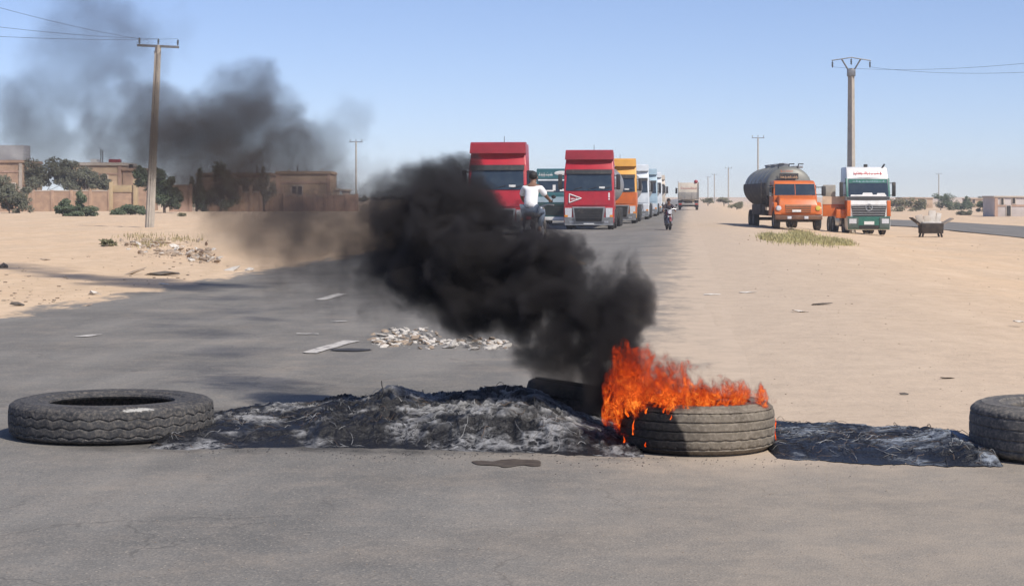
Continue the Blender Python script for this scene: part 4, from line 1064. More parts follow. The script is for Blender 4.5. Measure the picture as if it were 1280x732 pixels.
# ================================================================== PLANTS
def leafmat(name, c1, c2):
    m, n, bs = newmat(name)
    co = n.n('ShaderNodeTexCoord').outputs['Object']
    f = n.ss(n.noise(co, 1.6, 4), .35, .65)
    col = n.mix(f, c1, c2); col = n.mix(n.m('MULTIPLY', n.ss(n.noise(co, 9, 3), .5, .7), .6), col, tuple(x * 1.7 for x in c2))
    n.put(bs.inputs['Base Color'], col); bs.inputs['Roughness'].default_value = .7
    bs.inputs['Specular IOR Level'].default_value = .25
    return m
LF1 = leafmat('foliage_dusty', (.085, .092, .060), (.12, .12, .082))
LF2 = leafmat('foliage_green', (.065, .090, .050), (.095, .118, .068))
LF3 = leafmat('foliage_olive', (.120, .120, .065), (.165, .150, .090))
LFD = leafmat('foliage_dry', (.23, .195, .10), (.33, .27, .15))
BRKM = M('bark', (.12, .09, .065), (.08, .06, .045), 6, .95)
def tree(name, label, cat, base_, blobs, nleaf, size, mat, trunk=.5, group=None, seed=1):
    """blobs: (x, z, rx, ry, rz) in metres from the base"""
    rr = random.Random(seed); t = thing(name, label, cat, base_, 0, group)
    vs = []; fs = []
    tot = sum(r[2] * r[4] for r in blobs)
    for bx_, bz, rx, ry, rz in blobs:
        gs = lambda: max(-.8, min(.8, rr.gauss(0, .45)))
        subs = [(gs() * rx, gs() * ry, gs() * rz, rr.uniform(.25, .5)) for _ in range(14)]
        for _ in range(int(nleaf * rx * rz / tot)):
            sx, sy, sz, q = rr.choice(subs); d = Vector((rr.gauss(0, 1), rr.gauss(0, 1), rr.gauss(0, 1))).normalized() * (rr.random() ** .45)
            c = Vector((bx_ + sx + d.x * q * rx * 1.1, sy + d.y * q * ry * 1.1, bz + sz + d.z * q * rz * 1.1))
            if c.z < .03: c.z = rr.uniform(.03, .2)
            u = Vector((rr.gauss(0, 1), rr.gauss(0, 1), rr.gauss(0, 1))).normalized(); v_ = u.orthogonal().normalized(); k = size * rr.uniform(.6, 1.5)
            i = len(vs); vs += [c - u * k, c + v_ * k * .4, c + u * k, c - v_ * k * .4]; fs.append((i, i + 1, i + 2, i + 3))
    me = bpy.data.meshes.new('crown'); me.from_pydata([tuple(v) for v in vs], [], fs); me.materials.append(mat)
    link('crown', me, t)
    b = B(); bl = blobs[0]
    b.tube([(0, 0, -.15), (.05 * rr.gauss(0, 1), 0, bl[1] * .4), (bl[0] * .6, 0, bl[1])], [.06 + .1 * trunk, .05 + .07 * trunk, .03], 7)
    for bx_, bz, rx, ry, rz in blobs:
        for _ in range(4):
            b.tube([(0, 0, bl[1] * .2 + .05), (bx_ * .5 + rr.gauss(0, .2) * rx, rr.gauss(0, .2), bz * .6), (bx_ + rr.gauss(0, .5) * rx, rr.gauss(0, .5) * ry, bz + rr.uniform(.2, .9) * rz)], [.03 + .03 * trunk, .025, .008], 5)
    b.obj('trunk', BRKM, t)
    return t
def T(name, label, px, s, blobs_px, nleaf, size, mat, group=None, seed=1, cat=None):
    q = base(px, s); q.z += .05
    bl = [((x - px) / s, H - q.z - (y - 246) / s, rx / s, .8 * (rx + rz) / 2 / s, rz / s) for x, y, rx, rz in blobs_px]
    return tree(name, label, cat or ('tree' if 'tree' in name else 'shrub'), q, bl, nleaf, size, mat, .8 if 'tree' in name else .1, group, seed)
T('broad_tree', 'dark spreading tree beside the grey roof cabin', 45, 11.9, [(45, 215, 25, 18), (22, 222, 16, 13), (70, 225, 18, 12)], 9360, .13, LF1, seed=2)
T('broad_tree', 'dusty tree in front of the brown house with the water tank', 106, 11.9, [(105, 222, 24, 15), (85, 215, 12, 14), (128, 228, 14, 10)], 8280, .13, LF1, seed=3)
T('broad_tree', 'dark bushy tree beside the tall pole and the wall stub', 206, 14.0, [(207, 240, 17, 18), (198, 225, 15, 16), (218, 248, 11, 12), (178, 222, 12, 14)], 9360, .12, LF2, seed=4)
T('shrub', 'big grey-green shrub at the end of the long mud wall', 12, 15.0, [(12, 248, 24, 15), (0, 235, 14, 14), (28, 256, 12, 10)], 6840, .11, LF1, seed=5)
T('shrub', 'green shrub in front of the mud wall nearest the big shrub', 95, 17.5, [(96, 264, 24, 9), (78, 258, 9, 9), (100, 252, 8, 12)], 6120, .09, LF2, seed=6)
T('shrub', 'round green shrub before the yellow gateway', 163, 16.0, [(164, 262, 20, 9)], 5040, .09, LF2, seed=7)
T('conical_tree', 'pointed dark tree next to the wall stub, dim in the smoke', 246, 12.5, [(246, 235, 8, 24), (246, 250, 11, 14)], 4680, .12, LF2, seed=8)
T('conical_tree', 'tallest pointed dark tree inside the smoke', 276, 12.5, [(276, 226, 10, 28), (280, 245, 16, 15), (262, 252, 14, 14)], 7560, .12, LF2, seed=9)
T('conical_tree', 'thin pointed tree beside the sandy house', 330, 12.5, [(328, 228, 7, 18), (334, 240, 9, 12)], 2200, .11, LF1, seed=10)
T('broad_tree', 'low dark tree over the posts of the smoky wall', 302, 11.5, [(303, 232, 20, 12)], 2600, .12, LF1, seed=11)
bk = [(1126, 8.6, [(1128, 256, 14, 8), (1118, 254, 8, 7)], LF3, 'olive bush next to the mirror of the white and green truck'), (1150, 8.0, [(1150, 257, 13, 7)], LF3, 'olive bush behind the trough'),
      (1176, 8.0, [(1178, 252, 15, 9), (1192, 256, 10, 8)], LF2, 'tall green bush behind the slim pole'), (1205, 7.6, [(1206, 258, 13, 7), (1210, 250, 5, 5)], LF2, 'green bush between the tall bush and the pale building'),
      (1231, 8.8, [(1232, 256, 10, 8)], LF2, 'dark green bush beside the pale building'), (1196, 10.5, [(1207, 267, 9, 3.5)], LF1, 'low dark bush on bare ground before the green bushes')]
for i, (px, s, bl, m_, lb) in enumerate(bk): T('shrub', lb, px, s, bl, 1500, .16, m_, seed=20 + i)
for i, (px, s, x, y, rx, rz, lb) in enumerate(((885, 7, 886, 251, 8, 3, 'pale scrub bush nearest the dump truck'), (905, 6.4, 905, 250, 9, 3.5, 'pale scrub bush below the small far pole'), (921, 8.5, 921, 256, 9, 4, 'pale scrub bush beside the tank of the old tanker'), (1034, 8.6, 1036, 254, 9, 6, 'olive scrub between the tanker and the white and green truck'))):
    T('shrub', lb, px, s, [(x, y, rx, rz)], 900, .17, LF3, seed=40 + i)
for i in range(46):                                        # far scrub along the skyline
    px = rnd.choice((rnd.uniform(430, 560), rnd.uniform(868, 1280), rnd.uniform(1110, 1280), rnd.uniform(-40, 300))); s = rnd.uniform(2.6, 4.6)
    T('shrub', 'small far scrub bush on the skyline ' + ('behind the walled compound' if px < 320 else 'near the sandy house' if px < 700 else 'beyond the dump truck' if px < 1030 else 'beyond the side road'), px, s, [(px, 246 + 1.5 * s * .6 - rnd.uniform(0, 2), rnd.uniform(4, 11), rnd.uniform(1.4, 3.0))], 170, .30, rnd.choice((LF1, LF3, LF3)), 'far scrub on the skyline', 60 + i)
T('shrub', 'small dry bush on the sand beside the pale stones', 136, 42, [(138, 306, 8, 5), (130, 309, 5, 3)], 500, .05, LF3, seed=90)
T('shrub', 'small green weed at the foot of the wall stub', 226, 17, [(228, 272, 5, 4)], 300, .08, LF3, seed=91)
# dry grass before the parked trucks
def grass(name, label, spots, n_, hgt, mats, seed):
    rr = random.Random(seed); vs = []; fs = []
    for _ in range(n_):
        px, py, rx, ry = rr.choice(spots); p = G(px + rr.gauss(0, .45) * rx, py + rr.gauss(0, .45) * ry, -.2); z = gz(p.x, p.y)
        a = rr.uniform(0, 6.28); w_ = rr.uniform(.008, .02); h_ = hgt * rr.uniform(.25, 1.0) * (.6 + .7 * abs(noise.noise((p.x * 1.3, p.y * .8, 2)))) * (1.6 if rr.random() < .06 else 1); l_ = rr.uniform(.1, .5) * h_; b0 = rr.uniform(0, 6.28)
        i = len(vs); dx, dy = math.cos(a) * w_, math.sin(a) * w_; lx, ly = math.cos(b0) * l_, math.sin(b0) * l_
        vs += [(p.x - dx, p.y - dy, z - .02), (p.x + dx, p.y + dy, z - .02), (p.x + dx * .7 + lx * .4, p.y + dy * .7 + ly * .4, z + h_ * .6), (p.x - dx * .7 + lx * .4, p.y - dy * .7 + ly * .4, z + h_ * .6), (p.x + lx, p.y + ly, z + h_)]
        fs += [(i, i + 1, i + 2, i + 3), (i + 3, i + 2, i + 4)]
    me = bpy.data.meshes.new(name); me.from_pydata(vs, [], fs); me.materials.append(mats)
    return tag(link(name, me), label, 'grass', kind='stuff')
grass('dry_grass', 'tuft of dry yellow-green grass before the parked trucks', [(975, 304, 22, 6), (1000, 303, 25, 8), (1030, 304, 24, 7), (1052, 305, 14, 4), (960, 304, 10, 4), (1000, 297, 16, 5)], 11000, .25, leafmat('dry_grass', (.26, .245, .10), (.38, .33, .17)), 5)
grass('dry_grass', 'dry weeds among the pale stones on the sand', [(175, 308, 30, 6), (225, 312, 30, 8), (190, 320, 25, 6)], 500, .22, LFD, 6)

# ================================================================== STONES, RUBBLE, LITTER
def stone_mesh(seed, flat=.6):
    b = bmesh.new(); bmesh.ops.create_icosphere(b, subdivisions=1, radius=.5)
    rr = random.Random(seed)
    for v in b.verts:
        v.co *= rr.uniform(.7, 1.2); v.co.z *= flat; v.co.x *= 1.15
    me = bpy.data.meshes.new('stone'); b.to_mesh(me); b.free(); return me
STP = M('pale_stone', (.60, .56, .50), (.46, .42, .36), 3, .9, bump=.4)
STB = M('brown_stone', (.36, .28, .20), (.26, .2, .15), 3, .9, bump=.4)
STD = M('dark_stone', (.12, .10, .08), (.08, .07, .06), 3, .9, bump=.4)
SM = {}
for k, m_ in (('p', STP), ('b', STB), ('d', STD)):
    SM[k] = []
    for i in range(6):
        me = stone_mesh(i * 7 + ord(k), .5); me.materials.append(m_); SM[k].append(me)
def rubble(label, cx, cy, spots, nbig, nsmall, smin, smax, mixk, seed, hgt=0.0):
    rr = random.Random(seed); c = G(cx, cy); c.z = 0
    t = thing('rubble_pile', label, 'rubble', (c.x, c.y, 0))
    def place():
        px, py, rx, ry = rr.choice(spots)
        p = G(px + rr.uniform(-1, 1) * rx, py + rr.triangular(-1, 1, 0) * ry); return p, gz(p.x, p.y)
    for _ in range(nbig):
        p, z = place(); sz = rr.uniform(smin, smax) ** 1; o = link('stone', rr.choice(SM[rr.choice(mixk)]), t)
        hz = hgt * rr.random() ** 2
        o.location = (p.x - c.x, p.y - c.y, max(z, .0) + sz * .16 + hz); o.scale = (sz * rr.uniform(.8, 1.7), sz * rr.uniform(.7, 1.3), sz * rr.uniform(.5, 1)); o.rotation_euler = (rr.gauss(0, .3), rr.gauss(0, .3), rr.uniform(0, 6.3))
    b = B()
    for _ in range(nsmall):
        p, z = place(); sz = smin * rr.uniform(.2, .8); me = rr.choice(SM['p']); a = rr.uniform(0, 6.3); ca, sa = math.cos(a), math.sin(a)
        b.add([(p.x - c.x + sz * (v.co.x * ca - v.co.y * sa), p.y - c.y + sz * (v.co.x * sa + v.co.y * ca), max(z, 0) + sz * .15 + sz * v.co.z * .7) for v in me.vertices], [tuple(pp_.vertices) for pp_ in me.polygons])
    tag(b.obj('chippings', STP if mixk.count('p') > 2 else STB, t, False), kind='stuff')
    return t
rubble('spread of broken white stones on the asphalt under the smoke', 550, 424, [(530, 428, 60, 9), (500, 424, 35, 10), (580, 430, 55, 8), (520, 415, 30, 8), (620, 432, 15, 6), (490, 430, 25, 7)], 230, 900, .03, .10, 'ppppbb', 4)
rubble('heap of pale broken stones on the sand beside the road', 215, 318, [(205, 315, 45, 8), (235, 320, 35, 9), (180, 310, 28, 6), (215, 322, 40, 6), (255, 327, 20, 4)], 150, 600, .06, .20, 'pbbb', 5, .08)
def litter(label, px, py, k, sz, sx=1.0, sh=.6, name='stone', cat='stone'):
    p = G(px, py); z = gz(p.x, p.y); p = G(px, py, z); z = gz(p.x, p.y)
    o = link(name, rnd.choice(SM[k])); o.location = (p.x, p.y, max(z, 0) + sz * .12); o.scale = (sz * sx, sz * .9, sz * sh); o.rotation_euler = (rnd.gauss(0, .2), rnd.gauss(0, .2), rnd.uniform(0, .4))
    return tag(o, label, cat)
for px, py, k, sz, sx, sh, lb in ((22, 382, 'd', .18, 1.1, .7, 'dark rounded stone with a pale top at the road edge'), (5, 335, 'd', .22, 1, 1.3, 'dark upright rock on the sand far from the pole'), (119, 369, 'p', .2, 1, .8, 'pale stone lying on the sand by the road edge'),
        (206, 344, 'd', .35, 2.2, .5, 'dark flat chunk on the sand below the pale heap'), (290, 338, 'p', .25, 1.4, .6, 'pale stone between heap and asphalt'), (312, 340, 'p', .22, 1, .9, 'white stone closest to the asphalt near the heap'), (205, 356, 'p', .15, 1.3, .5, 'small white stone below the dark chunk'),
        (108, 385, 'b', .12, 1.8, .4, 'flat brown stone on the sandy edge'), (165, 342, 'b', .3, 2.0, .4, 'long flat brown stone on the sand'), (56, 327, 'b', .2, 1.2, .5, 'small brown stone far out on the sand'),
        (890, 369, 'p', .13, 2.2, .5, 'white chip on the sandy verge beside the road'), (935, 366, 'p', .13, 2.4, .3, 'flat pale scrap on the packed sand'), (1000, 390, 'p', .12, 2.0, .4, 'pale scrap of litter on the packed sand'),
        (1028, 381, 'd', .13, 2.8, .4, 'dark flat scrap on the packed sand'), (1274, 408, 'p', .10, 1.6, .6, 'white scrap at the far side of the sandy verge'), (1130, 493, 'd', .06, 1.5, .4, 'tiny dark scrap on the sand near the right mat'), (1183, 473, 'd', .06, 2.6, .3, 'long dark scrap on the sand behind the burnt mat')):
    litter(lb, px, py, k, sz, sx, sh)
# loose pebbles of the verge and crumbs around the barricade
b = B(); rr = random.Random(12)
def peb(px, py, sz, lift=0):
    p = G(px, py); z = gz(p.x, p.y); me_ = rr.choice(SM['p']); a = rr.uniform(0, 6.3); ca, sa = math.cos(a), math.sin(a)
    b.add([(p.x + sz * (v.co.x * ca - v.co.y * sa), p.y + sz * (v.co.x * sa + v.co.y * ca), max(z, .006) + sz * .12 + sz * v.co.z * .6) for v in me_.vertices], [tuple(q_.vertices) for q_ in me_.polygons])
for _ in range(520):
    py = 300 + 330 * rr.random() ** 1.3; px = rr.uniform(920, 1300); peb(px, py, rr.uniform(.006, .014) * 160 / (py - 246) * (1 + rr.random() ** 4 * 1.5))
for _ in range(170):
    py = 322 + 58 * rr.random(); peb(rr.uniform(-10, 330 - 5 * (py - 330)) if py > 335 else rr.uniform(-10, 330), py, .02 + .08 * rr.random() ** 3)
for _ in range(500): peb(rr.uniform(0, 1280), rr.uniform(575, 725), rr.uniform(.003, .008))
tag(b.obj('pebbles', STB, None, False), 'small brown pebbles scattered over the sandy verges', 'pebbles', kind='stuff')
b = B()
for _ in range(420):
    px = rr.gauss(0, 1) * 300 + 560; py = 566 + abs(rr.gauss(0, 1)) * 7 + (px - 560) * .02
    if 215 < px < 1235: peb(px, py, rr.uniform(.004, .012))
tag(b.obj('rubber_crumbs', W_DRK, None, False), 'black burnt crumbs along the foot of the barricade', 'crumbs', kind='stuff')

# ================================================================== TROUGH BY THE TRUCKS
s_ = 22.8; q = base(1164, s_); q.z += .05
t = thing('trough', 'dark flared trough on short legs holding pale slabs, on the sand', 'trough', q)
WDD = M('dark_timber', (.03, .023, .018), (.055, .042, .03), 4, .9)
b = B(); b.prof([(-.4, .2), (-.5, .75), (.5, .75), (.4, .2)], -.62, .58, .02, 2); b.obj('trough_body', WDD, t)
for s in (-1, 1):
    b = B(); b.prof([(-.45, 0), (.45, 0), (.45, .06), (-.45, .06)], 0, .75, .01); o = b.obj('flared_side', WDD if s < 0 else M('grey_timber', (.3, .25, .2), None, 4, .9), t); o.location = (s * .5, 0, .62); o.rotation_euler = (0, R(-142) if s < 0 else R(-30), 0)
for x in (-.5, .45):
    for y in (-.35, .35):
        b = B(); b.tube([(x, y, .25), (x * 1.15, y, -.05)], .06, 6); b.obj('leg', WDD, t)
b = B(); b.box(-.55, .5, -.3, .3, .74, .86, .03); b.obj('pale_slab', STP, t)
for x, h_, w_, r_ in ((-.85, .85, .5, -14), (-.35, .75, .45, -4), (.05, 1.2, .5, 2), (.5, 1.0, .35, 10)):
    b = B(); b.box(-w_ * .4, w_ * .4, -.04, .04, 0, h_ * .62, .03); o = b.obj('pale_slab', STP if x > 0 else COP, t); o.location = (x * .7, .1 * r_ / 10, .7); o.rotation_euler = (0, R(r_), 0)

# ================================================================== SMOKE AND FIRE
def volume_grid(name, lo, hi, res, build, mat, parent=None):
    """a fog volume whose density is worked out once per voxel"""
    o = bpy.data.objects.new(name, bpy.data.volumes.new(name)); C.objects.link(o); o.parent = parent
    o.data.materials.append(mat)
    g = bpy.data.node_groups.new(name, 'GeometryNodeTree')
    g.interface.new_socket('Geometry', in_out='INPUT', socket_type='NodeSocketGeometry'); g.interface.new_socket('Geometry', in_out='OUTPUT', socket_type='NodeSocketGeometry')
    n = NT(g); out = n.n('NodeGroupOutput'); vc = n.n('GeometryNodeVolumeCube')
    vc.inputs['Min'].default_value = lo; vc.inputs['Max'].default_value = hi
    for a, r in zip('XYZ', res): vc.inputs['Resolution ' + a].default_value = r
    pos = n.n('GeometryNodeInputPosition').outputs[0]
    n.put(vc.inputs['Density'], build(n, pos))
    sm = n.n('GeometryNodeSetMaterial'); n.L.new(vc.outputs[0], sm.inputs[0]); sm.inputs['Material'].default_value = mat
    n.L.new(sm.outputs[0], out.inputs[0])
    o.modifiers.new('density', 'NODES').node_group = g
    return o
def puffs(n, pos, blobs):
    """overlapping puffs: returns summed fill and the mean weight"""
    F_ = None; G_ = None
    for c, r, wt in blobs:
        s_ = n.m('MULTIPLY_ADD', n.v('DISTANCE', pos, tuple(c)), -1 / r, 1.0, clamp=True)
        F_ = s_ if F_ is None else n.m('ADD', F_, s_)
        G_ = n.m('MULTIPLY', s_, wt) if G_ is None else n.m('MULTIPLY_ADD', s_, wt, G_)
    return F_, n.m('DIVIDE', G_, n.m('ADD', F_, .001))
def warp(n, pos, scale, amp, detail=2):
    return n.v('ADD', pos, n.v('SCALE', n.v('SUBTRACT', n.noise(pos, scale, detail, .5, 0, True), (.5, .5, .5)), None, amp))
def smoke_mat(name, col, dens):
    m = bpy.data.materials.new(name); m.use_nodes = True; n = NT(m.node_tree); m.node_tree.nodes.clear()
    pv = n.n('ShaderNodeVolumePrincipled'); o = n.n('ShaderNodeOutputMaterial')
    pv.inputs['Color'].default_value = (*col, 1); pv.inputs['Density'].default_value = dens; pv.inputs['Anisotropy'].default_value = .2
    n.L.new(pv.outputs[0], o.inputs['Volume']); m.cycles.volume_interpolation_method = 'LINEAR' if hasattr(m, 'cycles') and hasattr(m.cycles, 'volume_interpolation_method') else None
    return m
# thick column over the burning tyre, leaning away and to the left
SN = 188.0
near = [(805, 505, 24, 190, 1), (778, 500, 34, 190, 1), (745, 495, 34, 188, 1), (735, 462, 48, 187, 1), (705, 470, 34, 186, .8), (672, 450, 30, 184, .55), (770, 440, 36, 188, 1), (758, 400, 50, 186, 1), (785, 385, 32, 187, 1), (774, 350, 34, 187, .95), (795, 350, 22, 187, .9), (766, 320, 20, 187, .85), (800, 390, 20, 187, .9),
        (720, 405, 60, 185, 1), (690, 375, 62, 183, 1), (668, 335, 58, 181, 1), (640, 345, 74, 180, 1), (600, 325, 84, 177, 1), (560, 300, 80, 174, 1), (520, 285, 72, 172, .95), (485, 280, 58, 168, .7), (540, 245, 46, 172, .8), (575, 262, 50, 174, .95), (505, 238, 38, 170, .55),
        (500, 335, 62, 171, .7), (462, 310, 60, 166, .5), (455, 262, 44, 165, .45), (425, 300, 56, 160, .28), (530, 222, 30, 171, .8), (470, 235, 26, 168, .5), (545, 390, 30, 175, .5), (560, 370, 56, 176, .9), (610, 385, 44, 179, .85), (590, 400, 26, 178, .4), (430, 295, 92, 158, .50), (400, 288, 96, 152, .42), (405, 330, 76, 155, .30), (360, 282, 96, 142, .30), (318, 278, 84, 134, .18), (430, 245, 70, 152, .36), (340, 310, 60, 142, .16), (385, 245, 56, 142, .22), (440, 355, 52, 162, .34), (480, 380, 44, 168, .36), (470, 400, 26, 168, .25), (830, 440, 22, 191, .3), (815, 425, 22, 191, .35), (850, 450, 18, 192, .2)]
nb = [(P(x, y, s), 1.5 * r / s, w_) for x, y, r, s, w_ in near]
lo = Vector((min(c.x - r for c, r, _ in nb), min(c.y - r for c, r, _ in nb) + .25, .02)); hi = Vector((max(c.x + r for c, r, _ in nb), max(c.y + r for c, r, _ in nb), max(c.z + r for c, r, _ in nb)))
def dense(n, pos):
    p = warp(n, pos, 1.6, .34); p = warp(n, p, 5.0, .13); p = warp(n, p, 14.0, .065)
    f, g = puffs(n, p, nb)
    fs_ = n.m('DIVIDE', f, n.m('ADD', f, 1.0))
    vo = n.n('ShaderNodeTexVoronoi'); n.put(vo.inputs[0], p); vo.inputs['Scale'].default_value = 4.6
    vo.inputs['Detail'].default_value = 3; vo.inputs['Roughness'].default_value = .6; vo.normalize = True
    nz = n.m('ADD', n.m('MULTIPLY', n.noise(p, 3.4, 7, .66), .85), n.m('MULTIPLY', vo.outputs['Distance'], .62))
    shape = n.m('SUBTRACT', fs_, n.m('MULTIPLY_ADD', nz, 1.75, -.70))
    soft = n.m('MULTIPLY_ADD', g, -.30, .50)
    t_ = n.m('DIVIDE', shape, soft, clamp=True); t_ = n.m('MULTIPLY', t_, t_)
    d = n.m('MULTIPLY', t_, g)
    return n.m('MULTIPLY', d, n.m('MULTIPLY_ADD', n.m('MULTIPLY', g, g), 10.0, 2.2))
VX = .0145
res = [max(8, int((hi[i] - lo[i]) / (VX if i != 1 else VX * 1.6))) for i in range(3)]
SMK = smoke_mat('black_smoke', (.115, .105, .105), 1.0)
o = volume_grid('smoke', lo, hi, res, dense, SMK)
tag(o, 'thick black smoke rolling away from the burning tyre', 'smoke', kind='stuff')
# older smoke drifting over the compound
far = [(300, 125, 42, 70, .75), (335, 165, 48, 72, .95), (290, 185, 55, 72, 1.0), (250, 160, 42, 70, .6), (205, 165, 48, 68, .75), (180, 140, 36, 67, .5), (225, 205, 44, 72, .6), (280, 225, 44, 74, .8), (245, 240, 30, 78, .35), (320, 265, 50, 82, .3), (365, 285, 48, 90, .3), (370, 190, 38, 74, .6), (405, 185, 26, 74, .35),
       (140, 120, 52, 64, .22), (120, 175, 48, 65, .36), (150, 190, 36, 67, .45), (62, 150, 56, 62, .28), (38, 175, 44, 62, .34), (15, 145, 40, 60, .2), (112, 60, 55, 62, .2), (190, 50, 48, 64, .16), (110, 15, 55, 61, .16), (435, 165, 34, 72, .22), (60, 90, 44, 61, .12), (430, 260, 40, 100, .5), (325, 215, 36, 76, .5), (372, 290, 66, 128, .42), (335, 282, 60, 112, .26), (405, 250, 50, 125, .25), (375, 215, 44, 95, .22), (290, 272, 50, 105, .24), (300, 262, 52, 98, .3), (300, 100, 24, 70, .5), (345, 130, 26, 71, .5)]
fb = [(P(x, y, s), 1.5 * r / s, w_) for x, y, r, s, w_ in far]
lo2 = Vector((min(c.x - r for c, r, _ in fb), min(c.y - r for c, r, _ in fb), max(.05, min(c.z - r for c, r, _ in fb)))); hi2 = Vector((max(c.x + r for c, r, _ in fb), max(c.y + r for c, r, _ in fb), max(c.z + r for c, r, _ in fb)))
def thin(n, pos):
    p = warp(n, pos, .55, 1.1); p = warp(n, p, 1.8, .42); p = warp(n, p, 5.0, .12)
    f, g = puffs(n, p, fb)
    nz = n.noise(p, 1.3, 7, .64)
    fs_ = n.m('DIVIDE', f, n.m('ADD', f, .7))
    shape = n.m('SUBTRACT', fs_, n.m('MULTIPLY_ADD', nz, 1.75, -.66))
    return n.m('MULTIPLY', n.ss(shape, .0, .34), n.m('MULTIPLY', g, 1.7))
res = [max(8, int((hi2[i] - lo2[i]) / (.06 if i != 1 else .12))) for i in range(3)]
o = volume_grid('smoke', lo2, hi2, res, thin, smoke_mat('drifting_smoke', (.17, .132, .11), 1.0))
tag(o, 'thinner grey smoke drifting past the tall pole and the compound', 'smoke', kind='stuff')

# flames over the tyre
def flame_mat():
    m = bpy.data.materials.new('flame'); m.use_nodes = True; n = NT(m.node_tree); m.node_tree.nodes.clear()
    at = n.n('ShaderNodeAttribute', attribute_name='density'); d = at.outputs['Fac']
    pv = n.n('ShaderNodeVolumePrincipled'); o = n.n('ShaderNodeOutputMaterial')
    pv.inputs['Color'].default_value = (.05, .03, .02, 1)
    n.put(pv.inputs['Density'], n.m('MULTIPLY', d, 48.0)); pv.inputs['Density Attribute'].default_value = ''
    cr = n.n('ShaderNodeValToRGB'); ramp(cr, [(0, (.38, .012, .0)), (.35, (.78, .045, .004)), (.7, (.95, .13, .01)), (1, (1, .33, .045))]); n.put(cr.inputs[0], d)
    n.put(pv.inputs['Emission Color'], cr.outputs[0]); n.put(pv.inputs['Emission Strength'], n.m('MULTIPLY', n.m('POWER', d, 1.9), 58.0))
    n.L.new(pv.outputs[0], o.inputs['Volume'])
    return m
FS = 193.0
fl = [(785, 470, 26, 1.0), (790, 450, 20, .9), (775, 485, 22, 1), (805, 475, 28, 1), (830, 485, 26, .9), (850, 470, 16, .8), (825, 460, 18, .8), (862, 455, 10, .8), (880, 475, 15, 1), (875, 490, 20, 1), (900, 495, 18, 1), (915, 488, 9, 1), (845, 502, 26, 1), (800, 505, 26, 1), (775, 512, 16, 1), (925, 502, 13, 1), (942, 505, 9, .9), (880, 505, 20, 1), (882, 458, 10, .9), (776, 440, 14, 1), (792, 433, 11, 1), (812, 442, 14, .9), (835, 448, 13, .8), (862, 462, 13, .9), (900, 482, 12, 1), (930, 494, 12, 1), (912, 476, 7, 1), (768, 465, 16, 1)]
bl = []
for x, y, r, w_ in fl:
    for dy in (-.12, .08): bl.append((P(x, y, FS) + Vector((0, dy, 0)), 1.4 * r / FS, w_))
for x in range(770, 962, 10):                          # fire along the front shoulder of the tyre
    bl.append((P(x, 503 - max(0, (x - 800) * .03), 202) + Vector((0, -.01 + .000024 * (x - 868) ** 2, 0)), (38 - .075 * (x - 770)) / 200, 1.0))
for x, y, r in ((768, 528, 17), (778, 538, 13), (790, 530, 11), (783, 552, 7), (764, 515, 14)): bl.append((P(x, y, 196) + Vector((0, -.08 - .004 * (x - 768), 0)), 1.4 * r / 200, .9))
lo3 = Vector((P(750, 0, FS).x, pB.y - rB - .09, .06)); hi3 = Vector((P(968, 0, FS).x, pB.y + .36, P(0, 415, FS).z))
def flames(n, pos):
    p = n.v('MULTIPLY', pos, (1, 1, .62)); w1 = n.v('SCALE', n.v('SUBTRACT', n.noise(p, 9, 2, .5, 0, True), (.5, .5, .5)), None, .13)
    q = n.v('ADD', pos, w1)
    f, g = puffs(n, q, bl)
    st = n.v('MULTIPLY', q, (1, 1, .5))
    rid = n.m('ABSOLUTE', n.m('SUBTRACT', n.noise(st, 17, 3, .55, .6), .5)); fil = n.ss(rid, .06, .0)
    big = n.ss(n.noise(st, 7, 3, .55), .40, .66)
    fs_ = n.m('DIVIDE', f, n.m('ADD', f, 1.0))
    edge = n.ss(n.m('SUBTRACT', fs_, n.m('MULTIPLY_ADD', n.noise(st, 11, 4, .6), 1.5, -.33)), .0, .3)
    z = n.v('DOT_PRODUCT', pos, (0, 0, 1))
    hot = n.ss(z, .62, .25)
    return n.m('MULTIPLY', edge, n.m('ADD', n.m('MULTIPLY', fil, n.m('MULTIPLY_ADD', hot, .55, .5)), n.m('MULTIPLY', big, .22)))
t = thing('fire', 'orange flames burning over the top of the dusty tyre', 'fire', (0, 0, 0))
VF = .0058
volume_grid('flame', lo3, hi3, [int((hi3[i] - lo3[i]) / (VF if i != 1 else VF * 1.5)) for i in range(3)], flames, flame_mat(), t)
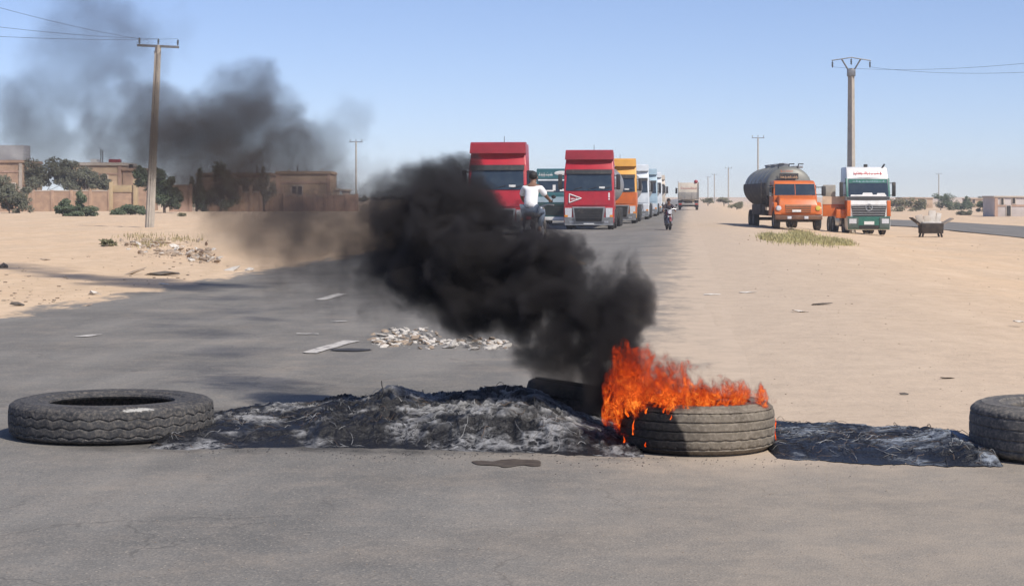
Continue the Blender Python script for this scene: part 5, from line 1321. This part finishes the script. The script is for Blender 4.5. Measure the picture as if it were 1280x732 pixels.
# single licks of flame along the rim and down the tread
def lick_mat():
    m, n, bs = newmat('flame_lick'); m.node_tree.nodes.remove(bs)
    co = n.n('ShaderNodeTexCoord').outputs['Object']
    e = n.n('ShaderNodeEmission'); cr = n.n('ShaderNodeValToRGB'); ramp(cr, [(.3, (.45, .02, .0)), (.5, (.85, .09, .006)), (.7, (1, .28, .04))]); n.put(cr.inputs[0], n.noise(co, 26, 3))
    n.put(e.inputs[0], cr.outputs[0]); e.inputs[1].default_value = 1.1
    tr = n.n('ShaderNodeBsdfTransparent'); mx = n.n('ShaderNodeMixShader')
    n.put(mx.inputs[0], n.ss(n.noise(n.v('MULTIPLY', co, (1, 1, .5)), 38, 3), .36, .54)); n.L.new(tr.outputs[0], mx.inputs[1]); n.L.new(e.outputs[0], mx.inputs[2])
    n.L.new(mx.outputs[0], m.node_tree.nodes['Material Output'].inputs[0])
    return m
LK = lick_mat(); rr = random.Random(4)
def lick(px, py, hgt, wd, lean=0, drop=False):
    # foot of the lick on the tyre: shoulder for rising ones, tread face for running drips
    ang = math.acos(max(-1, min(1, ((px - 640) / FS - pB.x) / rB))) * -1
    rad = rB + .006
    x0 = pB.x + rad * math.cos(ang); y0 = pB.y + rad * math.sin(ang); z0 = H - (py - HY) / (F / y0)
    pts = []; k_ = 7
    for i in range(k_):
        t_ = i / (k_ - 1); pts.append((x0 + lean * t_ + wd * .5 * math.sin(t_ * 7 + px), y0 - .004 + (0 if drop else .05 * t_), z0 + hgt * t_))
    b = B(); b.tube(pts, [wd * (.35 + .65 * math.sin(math.pi * min(1, .25 + i / (k_ - 1) * .75))) * (1 - (i / (k_ - 1)) ** 3 * .9) for i in range(k_)], 7)
    b.obj('flame_tongue', LK, t)
for px, py, hgt, wd, le in ((781, 520, .06, .008, -.02), (800, 517, .04, .007, .02), (820, 515, .04, .006, .02)):
    lick(px, py, hgt, wd, le)
for px, py, hgt, wd, le in ((786, 543, .10, .006, .01), (777, 556, .06, .006, .0), (800, 558, .03, .005, .0), (966.5, 556, .10, .005, .0), (965, 535, .07, .005, .0), (828, 524, .03, .004, .01)):
    lick(px, py, hgt, wd, le, True)


# ================================================================== HAZE
b = B(); b.box(-420, 420, -25, 1150, -2.2, 16)
m = bpy.data.materials.new('haze'); m.use_nodes = True; n = NT(m.node_tree); m.node_tree.nodes.clear()
pv = n.n('ShaderNodeVolumePrincipled'); pv.inputs['Color'].default_value = (.93, .93, .97, 1); pv.inputs['Density'].default_value = .0005
n.L.new(pv.outputs[0], n.n('ShaderNodeOutputMaterial').inputs['Volume'])
tag(b.obj('haze', m, None, False), 'thin pale dust haze over the desert plain', 'haze', kind='stuff')
